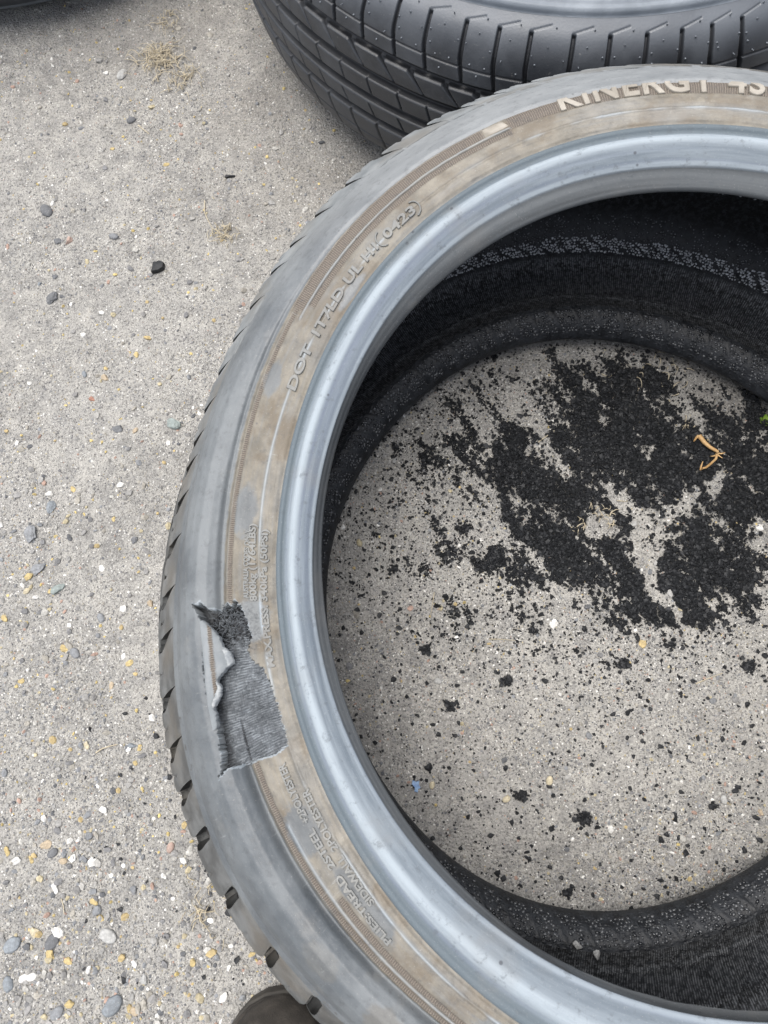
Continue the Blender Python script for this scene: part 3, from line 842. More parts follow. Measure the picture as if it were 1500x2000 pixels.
# oval frame round the date code
parts = []
for s0 in (0, 1):
    pts = []
    for k in range(13):
        q = -pi / 2 + pi * k / 12
        if s0: T_ = 2.094 - .010 - .016 * cos(q) + .012; R_ = .2622 + .0052 * sin(q)
        else: T_ = 2.186 + .004 + .016 * cos(q); R_ = .2622 + .0052 * sin(q)
        pts.append(deform(T_, R_, float(zs(R_)) + .0006, 1.0))
    parts.append(tube(pts, .0006, 5))
v, f = join(parts); me = mesh_np('oval_frame', v, f)
for a_, v_ in (('tan', .7), ('hatch', 0), ('torn', 0), ('edge', .2)): attr(me, a_, np.full(len(v), v_))
vattr(me, 'uvt', np.zeros((len(v), 3))); link('oval_frame', me, MS['side'], tyre)
text_part('MAX.PRESS. 340kPa (50PSI)', .0056, 3.2861, .2582, 2.951, .0009, lab='raised writing MAX.PRESS. 340kPa (50PSI)')
text_part('800kg (1764LBS)', .0058, 3.125, .2644, 2.9405, .0009, lab='raised writing 800kg (1764LBS)', dr=.0016)
text_part('AUSTRALIA CODES ONLY', .0044, 3.118, .2694, 2.955, .0008, lab='raised writing beginning AUSTRALIA CODES')
text_part('SIDEWALL  2POLYESTER', .0060, 3.8537, .2600, 3.573, .0010, lab='raised writing SIDEWALL 2POLYESTER')
text_part('PLIES:TREAD  2STEEL', .0058, 3.930, .2668, 3.652, .0010, lab='raised writing PLIES:TREAD 2STEEL')
text_part('+2POLYESTER', .0058, 3.637, .2668, 3.500, .0010, lab='raised writing +2POLYESTER')
text_part('KINERGY 4S', .0205, 1.722, .2757, 1.318, .0007, mat='letter', squash=1.28, rmax=.2858, bold=.0002, space=1.12, lab='pale raised letters KINERGY 4S half hidden by the shoulder')
# pale block between the two hatched strips
tb_ = np.linspace(1.832, 1.882, 10); rb_ = np.linspace(.2770, .2862, 6)
T, R = np.meshgrid(tb_, rb_, indexing='ij'); T = T + (R - .281) * 1.6
Z = zs(R) + .0007; Z[0, :] -= .0016; Z[-1, :] -= .0016; Z[:, 0] -= .0016; Z[:, -1] -= .0016
link('raised_block', mesh_np('raised_block', deform(T, R, Z, 1.0).reshape(-1, 3), grid_faces(10, 6)), MS['letter'], tyre)

# ------------------------------------------------------------------ second tyre
C2 = (.063, .6888)
t2 = empty('car_tyre', (C2[0], C2[1], 0), 'dark tyre with deep grooves and rubber nubs lying behind the torn pale tyre', 'tyre')
PR2 = np.array([(.306, .1966), (.318, .188), (.327, .176), (.333, .155), (.3355, .13), (.336, .108), (.3355, .086), (.333, .061), (.327, .040), (.318, .028), (.3114, .0194)])
d2 = np.r_[0, np.cumsum(np.hypot(*np.diff(PR2, axis=0).T))]
pr2r, pr2z, pr2s = smooth_prof(PR2, 400)
nr2 = -np.gradient(pr2z, pr2s); nz2 = np.gradient(pr2r, pr2s)
Q = 2 * pi / 75.0
def wrapq(x): return (x + pi) % (2 * pi) - pi
SL = [-2.361, -2.273, -2.183, -2.101, -2.010, -1.931, -1.857, -1.760, -1.678, -1.596, -1.518, -1.450, -1.381]
SL = list(np.array(SL))
rest = 2 * pi - (SL[-1] - SL[0]); nrest = int(round(rest / .083))
SL = SL + [SL[-1] + rest * k / nrest for k in range(1, nrest)]
SL = np.sort(wrapq(np.array(SL)))
def lift2(t): return .0095 * np.exp(-((wrapq(t + 1.83)) / .38) ** 2)
def tread2(T, S):
    """depth of the pattern below the tread surface, and how dark the groove is"""
    sh = lift2(T); s = S - sh
    d = np.zeros_like(S)
    def ring(c, w, dep, e=.0009): return dep * sstep(w / 2 + e, w / 2 - e * .3, np.abs(s - c))
    d = np.maximum(d, ring(.0345, .0010, .0016, .0007))
    d = np.maximum(d, ring(.0500, .0062, .0070, .0012))
    d = np.maximum(d, ring(.0725 + .002, .0085, .0070, .0012))
    d = np.maximum(d, ring(.0990, .0085, .0070, .0012))
    d = np.maximum(d, ring(.1230, .0085, .0070, .0012))
    d = np.maximum(d, ring(.1490, .0012, .0016, .0007))
    # nearest slot
    idx = np.searchsorted(SL, T.ravel()).reshape(T.shape)
    best = np.full(T.shape, 9.0); near_s = np.zeros(T.shape)
    for k in (-1, 0, 1):
        sl = SL[(idx + k) % len(SL)]; dd = wrapq(T - sl)
        m_ = np.abs(dd) < np.abs(best); best = np.where(m_, dd, best)
    slant = .010 * sstep(.025, .052, s)
    x = (best - slant + .0) * .333
    w = .0008 * sstep(.052, .036, s) + .0007
    slot = .0042 * sstep(w + .0006, w * .6, np.abs(x)) * sstep(.0095 - .0, .0125, S) * sstep(.050, .046, s)
    # hooked end of the slot: thin line turning along the shoulder
    bb = np.full(T.shape, 9.0)
    for k in (-1, 0, 1):
        sl = SL[(idx + k) % len(SL)]; dd = wrapq(T - sl)
        line = .0100 - .100 * np.clip(dd, 0, 1)
        ok = (dd > -.002) & (dd < .044)
        bb = np.where(ok, np.minimum(bb, np.abs(S - line)), bb)
    hook = .0007 * sstep(.0009, .0003, bb)
    d = np.maximum(d, np.maximum(slot, hook))
    # teeth cut into the second rib
    for k in (-1, 0, 1):
        sl = SL[(idx + k) % len(SL)] - .034; dd = wrapq(T - sl)
        f = (s - .0530) / .0170
        xx = (dd - .045 * f) * .335
        wv = .0030 * np.clip(1 - f, 0, 1) ** 1.5 + .0004
        d = np.maximum(d, .0050 * (1 - .6 * f) * sstep(wv + .0005, wv * .5, np.abs(xx)) * (f > -.05) * (f < 1))
    # sipes of the third and fourth rib
    for k in (-1, 0, 1):
        sl = SL[(idx + k) % len(SL)] + .02; dd = wrapq(T - sl)
        xx = (dd - .9 * (s - .086)) * .335
        d = np.maximum(d, .0022 * sstep(.0009, .0004, np.abs(xx)) * (s > .078) * (s < .0945))
        xx = (dd - 1.4 * (s - .111)) * .335
        d = np.maximum(d, .0022 * sstep(.0009, .0004, np.abs(xx)) * (s > .106) * (s < .1187) * (np.arange(1)[0] == 0))
        xx = (dd - .5 * (s - .111)) * .335
        d = np.maximum(d, .0022 * sstep(.0016, .0006, np.abs(xx)) * (s > .127) * (s < .180))
    return d
def tread2_piece(name, t0, t1, s0, s1, dt, ds, parent=t2):
    tt = np.linspace(t0, t1, max(3, int((t1 - t0) / dt) + 1)); ss = np.arange(s0, s1 + ds * .5, ds)
    T, S = np.meshgrid(tt, ss, indexing='ij')
    Sq = S + lift2(T) * (1 if s0 > .001 else sstep(0, .03, S))
    if s1 > .19: Sq = np.minimum(S + lift2(T) * sstep(.1935, .16, S), .1935)
    R = np.interp(Sq, pr2s, pr2r); Zz = np.interp(Sq, pr2s, pr2z); a = np.interp(Sq, pr2s, nr2); b = np.interp(Sq, pr2s, nz2)
    d = tread2(T, Sq)
    R = R - a * d; Zz = Zz - b * d
    V = np.stack([R * np.cos(T), R * np.sin(T), Zz], -1).reshape(-1, 3)
    me = mesh_np(name, V, grid_faces(len(tt), len(ss)))
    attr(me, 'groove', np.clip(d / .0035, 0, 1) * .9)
    attr(me, 'shoulder_pale', sstep(.030, .004, Sq) * .75 * (.6 + .4 * fbm(T * 20, Sq * 100, 3, 3)))
    o = link(name, me, MS['ty2'], parent, False); return o
SLs = list(SL) + [SL[0] + 2 * pi]
for k in range(len(SL)):
    vis = -2.75 < SLs[k] < -1.0
    tread2_piece('shoulder_block', SLs[k], SLs[k + 1], 0, .0345, .0015 if vis else .014, .0005 if vis else .003)
    tread2_piece('tread_block', SLs[k], SLs[k + 1], .0345, .0500, .0015 if vis else .014, .0005 if vis else .003)
for (a, b) in ((.0500, .0745), (.0745, .0990), (.0990, .1230), (.1230, .1936)):
    va = [(-2.75, -1.5)]
    me_parts = []
    tread2_piece('tread_rib', -2.80, -1.5, a, b, .0022, .0007)
    o = tread2_piece('tread_rib', -1.5, -2.80 + 2 * pi, a, b, .02, .004)
# vent nubs
parts = []
for k, a in enumerate(SL):
    if not (-2.5 < a < -1.2): continue
    b = SLs[k + 1]
    for (fu, sv) in ((.12, .0195), (.42, .0145), (.86, .0200), (.60, .0065), (.30, .0300), (.75, .0310), (.5, .0385), (.2, .0245)):
        t_ = a + (b - a) * (fu + random.uniform(-.05, .05)); s_ = sv + random.uniform(-.0015, .0015) + float(lift2(np.array(t_))) * min(1, sv / .03)
        if random.random() < .18: continue
        R = float(np.interp(s_, pr2s, pr2r)); Zz = float(np.interp(s_, pr2s, pr2z)); na = float(np.interp(s_, pr2s, nr2)); nb = float(np.interp(s_, pr2s, nz2))
        h = random.choice([.0008, .0010, .0012, .0026])
        p = np.array([R * cos(t_), R * sin(t_), Zz]); n3 = np.array([na * cos(t_), na * sin(t_), nb])
        parts.append(tube([p - n3 * .0003, p + n3 * h * .5, p + n3 * h, p + n3 * h * 1.15], .00085 if h < .002 else .0005, 6, .35))
v, f = join(parts); me = mesh_np('vent_nubs', v, f); attr(me, 'groove', np.zeros(len(v))); attr(me, 'shoulder_pale', np.full(len(v), .9))
o = link('vent_nubs', me, MS['ty2'], t2, False); o['kind'] = 'stuff'
# sidewall, bead, lower side, inside
TB = np.linspace(0, 2 * pi, 481)[:-1]
def ring2(name, pts, m, n=60, lab=None):
    r_, z_, s_ = smooth_prof(pts, n); T, R = np.meshgrid(TB, r_, indexing='ij')
    V = np.stack([R * np.cos(T), R * np.sin(T), np.broadcast_to(z_, T.shape)], -1).reshape(-1, 3)
    me = mesh_np(name, V, grid_faces(len(TB), n, True))
    attr(me, 'peb', np.zeros(len(V))); attr(me, 'hat', np.zeros(len(V))); attr(me, 'dust', np.zeros(len(V))); attr(me, 'grey', np.zeros(len(V))); attr(me, 'glint', np.zeros(len(V))); attr(me, 'glint_speck', np.zeros(len(V)))
    vattr(me, 'uvt', np.stack([T * .3, np.broadcast_to(s_, T.shape), 0 * T], -1).reshape(-1, 3))
    o = link(name, me, m, t2, False)
    if lab: o['label'] = lab
    return o
ring2('sidewall', [(.3062, .1967), (.3050, .1940), (.3036, .1948), (.3026, .1985), (.3000, .2005), (.2990, .2002), (.2975, .2015), (.285, .204), (.270, .2045), (.258, .203), (.252, .2015)], MS['side2'], 50, 'upper sidewall, pale grey')
ring2('bead', [(.252, .2015), (.246, .2035), (.238, .202), (.231, .197), (.2280, .188), (.228, .181), (.232, .178)], MS['side2'], 40)
ring2('inner_liner', [(.232, .178), (.27, .182), (.305, .176), (.320, .155), (.3265, .108), (.320, .060), (.300, .030), (.27, .022), (.236, .026)], MS['liner'], 60)
ring2('sidewall', [(.236, .026), (.229, .018), (.232, .008), (.25, .005), (.28, .001), (.300, .008), (.3114, .0194)], MS['side2'], 40, 'lower sidewall on the ground')

# ------------------------------------------------------------------ stones, gravel, crumbs
I1 = ico(1); I2 = ico(2); I3 = ico(3)
OC = (np.array([(1, 0, 0), (-1, 0, 0), (0, 1, 0), (0, -1, 0), (0, 0, 1), (0, 0, -1)], float),
      np.array([(0, 2, 4), (2, 1, 4), (1, 3, 4), (3, 0, 4), (2, 0, 5), (1, 2, 5), (3, 1, 5), (0, 3, 5)]))
PY = (OC[0][[0, 2, 1, 3, 4]] - [0, 0, .25], np.array([(0, 1, 4), (1, 2, 4), (2, 3, 4), (3, 0, 4)]))     # half-sunk grain: its hidden underside is left off
def scatter(name, tmpl, pos, size, flat, cols, m, jitter=.3, up=.3):
    V0, F0 = tmpl; n = len(pos); k = len(V0)
    a = rng.random(n) * 2 * pi
    tilt = (rng.random((n, 3)) - .5)
    V = V0[None] * (1 + jitter * (rng.random((n, k, 1)) - .5) * 2)
    sc = np.stack([1 + .5 * (rng.random(n) - .5), .8 + .5 * (rng.random(n) - .5), flat * (.8 + .5 * rng.random(n))], -1)
    V = V * sc[:, None, :] * size[:, None, None]
    ca, sa = np.cos(a)[:, None], np.sin(a)[:, None]
    X = V[..., 0] * ca - V[..., 1] * sa; Y = V[..., 0] * sa + V[..., 1] * ca
    Zz = V[..., 2] + X * tilt[:, :1] * .6 + Y * tilt[:, 1:2] * .6
    V = np.stack([X + pos[:, :1], Y + pos[:, 1:2], Zz + pos[:, 2:3] + (size * up)[:, None]], -1)
    F = F0[None] + (np.arange(n) * k)[:, None, None]
    me = mesh_np(name, V.reshape(-1, 3), F.reshape(-1, 3), False)
    if cols is not None: cattr(me, 'tint', np.repeat(cols, k, 0))
    o = link(name, me, m); o['kind'] = 'stuff'
    return o
PAL = np.array([(.20, .20, .205), (.27, .265, .26), (.33, .325, .315), (.40, .39, .37), (.12, .125, .135), (.24, .25, .265), (.48, .47, .44),
                (.78, .77, .74), (.50, .39, .20), (.48, .42, .28), (.42, .29, .235), (.36, .34, .30)])
def pal(n, p):
    p = np.array(p, float); p /= p.sum()
    c = PAL[rng.choice(len(PAL), n, p=p)]
    return np.clip(c * (1 + .3 * (rng.random((n, 1)) - .5)), .01, .9)
def in_tyre(x, y):
    r = np.hypot(x, y); r2_ = np.hypot(x - C2[0], y - C2[1]);
    return ((r > .232) & (r < .315)) | (r2_ < .30)
def pts_px(n, x0, x1, y0, y1):
    return ground_at(rng.uniform(x0, x1, n), rng.uniform(y0, y1, n))
def place(n, dens, pad=170):
    out = []; got = 0
    while got < n:
        q = pts_px(n * 2, -pad, 1500 + pad, -pad, 2000 + pad)
        k = (rng.random(len(q)) < dens(q[:, 0], q[:, 1])) & ~in_tyre(q[:, 0], q[:, 1])
        q = q[k]; out.append(q); got += len(q)
    q = np.concatenate(out)[:n]
    return np.concatenate([q, ground_z(q[:, 0], q[:, 1])[:, None]], 1)
BL = ground_at(60, 1850); BM = ground_at(420, 1900); LM = ground_at(60, 1200)
def d_fine(x, y): return np.clip(.25 + 1.3 * (fbm(x * 16, y * 16, 3, 61) - .35), .05, 1)
def d_peb(x, y):
    c = np.exp(-((x - BL[0]) ** 2 + (y - BL[1]) ** 2) / .11 ** 2) + .5 * np.exp(-((x - LM[0]) ** 2 + (y - LM[1]) ** 2) / .12 ** 2) + .45 * np.exp(-((x - BM[0]) ** 2 + (y - BM[1]) ** 2) / .08 ** 2)
    base = .10 + .5 * np.clip(fbm(x * 11, y * 11, 3, 65) - .42, 0, 1)
    ins_ = np.hypot(x, y) < .24
    return np.clip(np.where(ins_, base * .45, base + c * .9), 0, 1)
n = 120000
pos = place(n, d_fine, 130); scatter('gravel', PY, pos, rng.uniform(.0003, .0010, n), .8, pal(n, (11, 10, 10, 10, 7, 8, 10, 5, .7, 2, 1.5, 8)), MS['grain'])
n = 15500
pos = place(n, d_fine, 110); pos[:, 2] -= .0004; scatter('gravel', I1, pos, .0007 + .0011 * rng.random(n) ** 2, .7, pal(n, (7, 11, 13, 11, 2, 6, 6, 3, 1.2, 2, 1.8, 8)), MS['grain'], .25)
n = 3000
pos = place(n, d_peb); pos[:, 2] -= .0006; scatter('gravel', I1, pos, .0014 + .0024 * rng.random(n) ** 2.6, .6, pal(n, (8, 10, 10, 7, 3, 8, 5, 4, 3, 3.5, 3, 6)), MS['grain'], .22)

n = 560
pos = place(n, lambda x, y: np.where(np.hypot(x, y) < .24, .25, 1.0) * (.12 + np.clip(2.4 * (fbm(x * 20, y * 20, 3, 91) - .45), 0, 1))); pos[:, 2] -= .0003
scatter('gravel', I1, pos, .0008 + .0014 * rng.random(n) ** 2, .7, np.array([(.58, .46, .20)]) * (.75 + .5 * rng.random((n, 1))), MS['grain'], .25)
# black rubber crumbs swept together inside the tyre
BLOB = [(1120, 940, 130, 48, 62, .72), (1035, 975, 165, 62, 66, 1.0), (1200, 860, 180, 105, 60, 1.0), (1340, 965, 240, 92, 58, 1.0), (1460, 900, 120, 90, 60, .95), (1250, 770, 90, 70, 40, .9),
        (1250, 1120, 130, 55, 62, .9), (1345, 1140, 90, 50, 55, .85), (1110, 1075, 80, 42, 65, .85), (1430, 1020, 90, 60, 60, .75),
        (870, 880, 95, 50, 20, .55), (1110, 770, 90, 60, 20, .5), (948, 1103, 26, 20, 40, 1.0), (1500, 800, 70, 110, 0, .8), (1010, 1140, 90, 50, 60, .45), (1180, 1180, 90, 40, 50, .55),
        (900, 1010, 130, 100, 0, .30), (1000, 1180, 230, 90, 10, .27), (1010, 740, 160, 60, -15, .32), (1350, 740, 180, 60, 25, .38), (1060, 980, 430, 330, 20, .27), (1420, 1130, 60, 60, 0, .45)]
HOLE = [(1235, 1015, 120, 15, 60), (1300, 1150, 95, 17, 65), (1045, 845, 80, 12, 62), (1165, 1010, 30, 14, 60), (1395, 950, 34, 26, 0), (1130, 1190, 40, 22, 0), (1320, 1000, 14, 50, 30)]
def pxblob(px, py, b):
    a = radians(b[4]); dx = px - b[0]; dy = py - b[1]
    u = dx * cos(a) + dy * sin(a); v = -dx * sin(a) + dy * cos(a)
    return (u / b[2]) ** 2 + (v / b[3]) ** 2
def crumb_density(px, py):
    wx = px + 95 * (fbm(px / 55, py / 55, 4, 81) - .5); wy = py + 95 * (fbm(px / 55, py / 55, 4, 85) - .5)
    d = np.zeros_like(px)
    for b in BLOB: d = np.maximum(d, b[5] * sstep(1.8, .25, pxblob(wx, wy, b)))
    for b in HOLE: d = d * (1 - .85 * sstep(1.9, .2, pxblob(wx, wy, (*b, 0))))
    d = np.minimum(d, .86)
    return d
def crumbs(n, s0, s1, pw, dmul, zmax, tm, clump):
    out = []; dd = []; got = 0
    while got < n:
        px = rng.uniform(600, 1640, n * 2); py = rng.uniform(640, 1800, n * 2)
        q = ground_at(px, py)
        d = crumb_density(px, py)
        ua = q[:, 0] * .50 - q[:, 1] * .87; va = q[:, 0] * .87 + q[:, 1] * .50
        nz = .62 * fbm(ua * clump * .45, va * clump * 1.25, 4, 77) + .38 * fbm(q[:, 0] * clump * 4, q[:, 1] * clump * 4, 3, 79)
        a = math.radians(0)
        k = (rng.random(len(px)) < np.clip(dmul * d * 1.05, 0.004, 1) * sstep(.66 - .33 * d, .74 - .30 * d, nz)) | (rng.random(len(px)) < (.007 + .06 * d) * dmul)
        k &= np.hypot(q[:, 0], q[:, 1]) < .238
        out.append(q[k]); dd.append(d[k]); got += int(k.sum())
    q = np.concatenate(out)[:n]; d = np.concatenate(dd)[:n]
    z = ground_z(q[:, 0], q[:, 1]) + zmax * rng.random(n) * d * fbm(q[:, 0] * 70, q[:, 1] * 70, 3, 4) * 2.6
    pos = np.concatenate([q, z[:, None]], 1)
    return scatter('rubber_crumbs', tm, pos, s0 + (s1 - s0) * rng.random(n) ** pw, .9, None, MS['crumb'], .45)
crumbs(84000, .0005, .0014, 2, 1.0, .0035, PY, 85)
crumbs(9000, .0012, .0024, 2, 1.0, .0030, I1, 85)
# single larger crumbs strewn further out, and between the gravel left of the tyre
n = 420
q = np.concatenate([ground_at(rng.uniform(650, 1500, n), rng.uniform(700, 1760, n)), ground_at(rng.uniform(150, 480, 60), rng.uniform(1350, 1950, 60))])
q = q[(np.hypot(q[:, 0], q[:, 1]) < .232) | (np.hypot(q[:, 0], q[:, 1]) > .33)]
scatter('rubber_crumbs', I1, np.concatenate([q, ground_z(q[:, 0], q[:, 1])[:, None]], 1), .0008 + .002 * rng.random(len(q)) ** 2, .6, None, MS['crumb'], .5)
cl = [(1140, 1600, 16), (1020, 1553, 12), (1112, 1745, 9), (880, 1378, 12), (830, 1270, 10), (990, 1330, 11), (1465, 1300, 14), (905, 1030, 12), (948, 1103, 22),
      (990, 980, 9), (1395, 1575, 7), (838, 1500, 6), (1220, 1295, 10), (770, 1110, 8), (1310, 1260, 8)]
pp = []; ss = []
for (x, y, s) in cl:
    k = int(s * 5)
    a = rng.normal(0, s * .42, (k, 2)); a[:, 0] *= 1.2
    g_ = ground_at(x + a[:, 0], y + a[:, 1]); pp.append(np.concatenate([g_, (ground_z(g_[:, 0], g_[:, 1]) + rng.random(k) * .002)[:, None]], 1)); ss.append(rng.uniform(.0007, .0019, k))
scatter('rubber_crumbs', I1, np.concatenate(pp), np.concatenate(ss), .9, None, MS['crumb'], .5)
# crumbs lying on the inside of the lower sidewall
n = 10000
tq = rng.uniform(.3, 5.6, n); uq = rng.random(n); rq = np.where(uq < .5, rng.normal(.2500, .0035, n), rng.normal(.2875, .0045, n)); rq = np.clip(rq, .242, .299)
zq = np.interp(rq, [.244, .252, .262, .280, .300, .318], [.039, .0345, .0305, .028, .032, .043])
k = rng.random(n) < np.clip(fbm(tq * 6, rq * 60, 3, 3) * 1.6 - .25, .05, 1)
pv = deform(tq[k], rq[k], zq[k], zw(zq[k]))
scatter('rubber_crumbs', PY, pv, (.0003 + .0009 * rng.random(int(k.sum())) ** 2), .8, None, MS['crumb'], .45)

# third tyre added beyond the top edge to cast shade into the frame
C3 = (-.550, 1.000)
def copy_tree(o, parent=None):
    c = o.copy(); C.objects.link(c); c.parent = parent
    if parent is not None: c.matrix_parent_inverse = o.matrix_parent_inverse
    for ch in list(o.children): copy_tree(ch, c)
    return c
shade_tyre = copy_tree(t2); shade_tyre.location = (C3[0], C3[1], 0); shade_tyre.rotation_euler = (0, 0, 2.0)
shade_tyre['label'] = 'added dark grooved tyre casting shade at the very top left'

# ------------------------------------------------------------------ single stones one can pick out
from mathutils import Vector
COLS = {'white': (.74, .73, .70), 'yellow': (.52, .41, .20), 'pale yellow': (.52, .46, .33), 'dark grey': (.15, .155, .165), 'grey': (.25, .26, .275), 'pale grey': (.42, .42, .41),
        'pink': (.45, .33, .28), 'red': (.42, .22, .16), 'tan': (.44, .36, .26), 'green grey': (.27, .31, .30), 'black': (.03, .032, .036), 'blue grey': (.245, .27, .295)}
def stone(px, py, dia, col, label, shape='chip', elong=1.25, ang=None, zz=None, seed=None):
    """dia in photograph pixels across"""
    rs = np.random.default_rng(seed if seed is not None else int(px * 7 + py))
    s = dia / 2 * .617 / FPX * 1.02
    V0, F0 = (I2 if dia < 22 else I3)
    V = V0.copy()
    # chop flat facets into a ball: broken-stone look, or leave it rounded
    nf = 9 if shape == 'chip' else 3
    for k in range(nf):
        d = rs.normal(size=3); d /= np.linalg.norm(d); lim = rs.uniform(.52, .8) if shape == 'chip' else rs.uniform(.8, .92)
        p = V @ d; V = V - np.outer(np.maximum(p - lim, 0), d)
    V = V * (1 + .05 * rs.normal(size=(len(V), 1)) * (1 if shape == 'chip' else .5))
    V = V * [elong, 1 / elong ** .5 * .95, .62]
    a = rs.uniform(0, pi) if ang is None else radians(ang)
    V = np.stack([V[:, 0] * cos(a) - V[:, 1] * sin(a), V[:, 0] * sin(a) + V[:, 1] * cos(a), V[:, 2]], -1) * s
    q = ground_at(px, py)
    me = mesh_np('stone', V, F0, shape != 'chip'); c = np.array(COLS[col]) * rs.uniform(.9, 1.1)
    cattr(me, 'tint', np.repeat(c[None], len(V), 0))
    o = link('pebble' if dia < 22 else 'stone', me, MS['stone'])
    o.location = (q[0], q[1], float(ground_z(q[0], q[1])) + s * .12 if zz is None else zz)
    tag(o, label, 'stone' if dia >= 22 else 'pebble', 'stones lying loose on the ground')
    return o
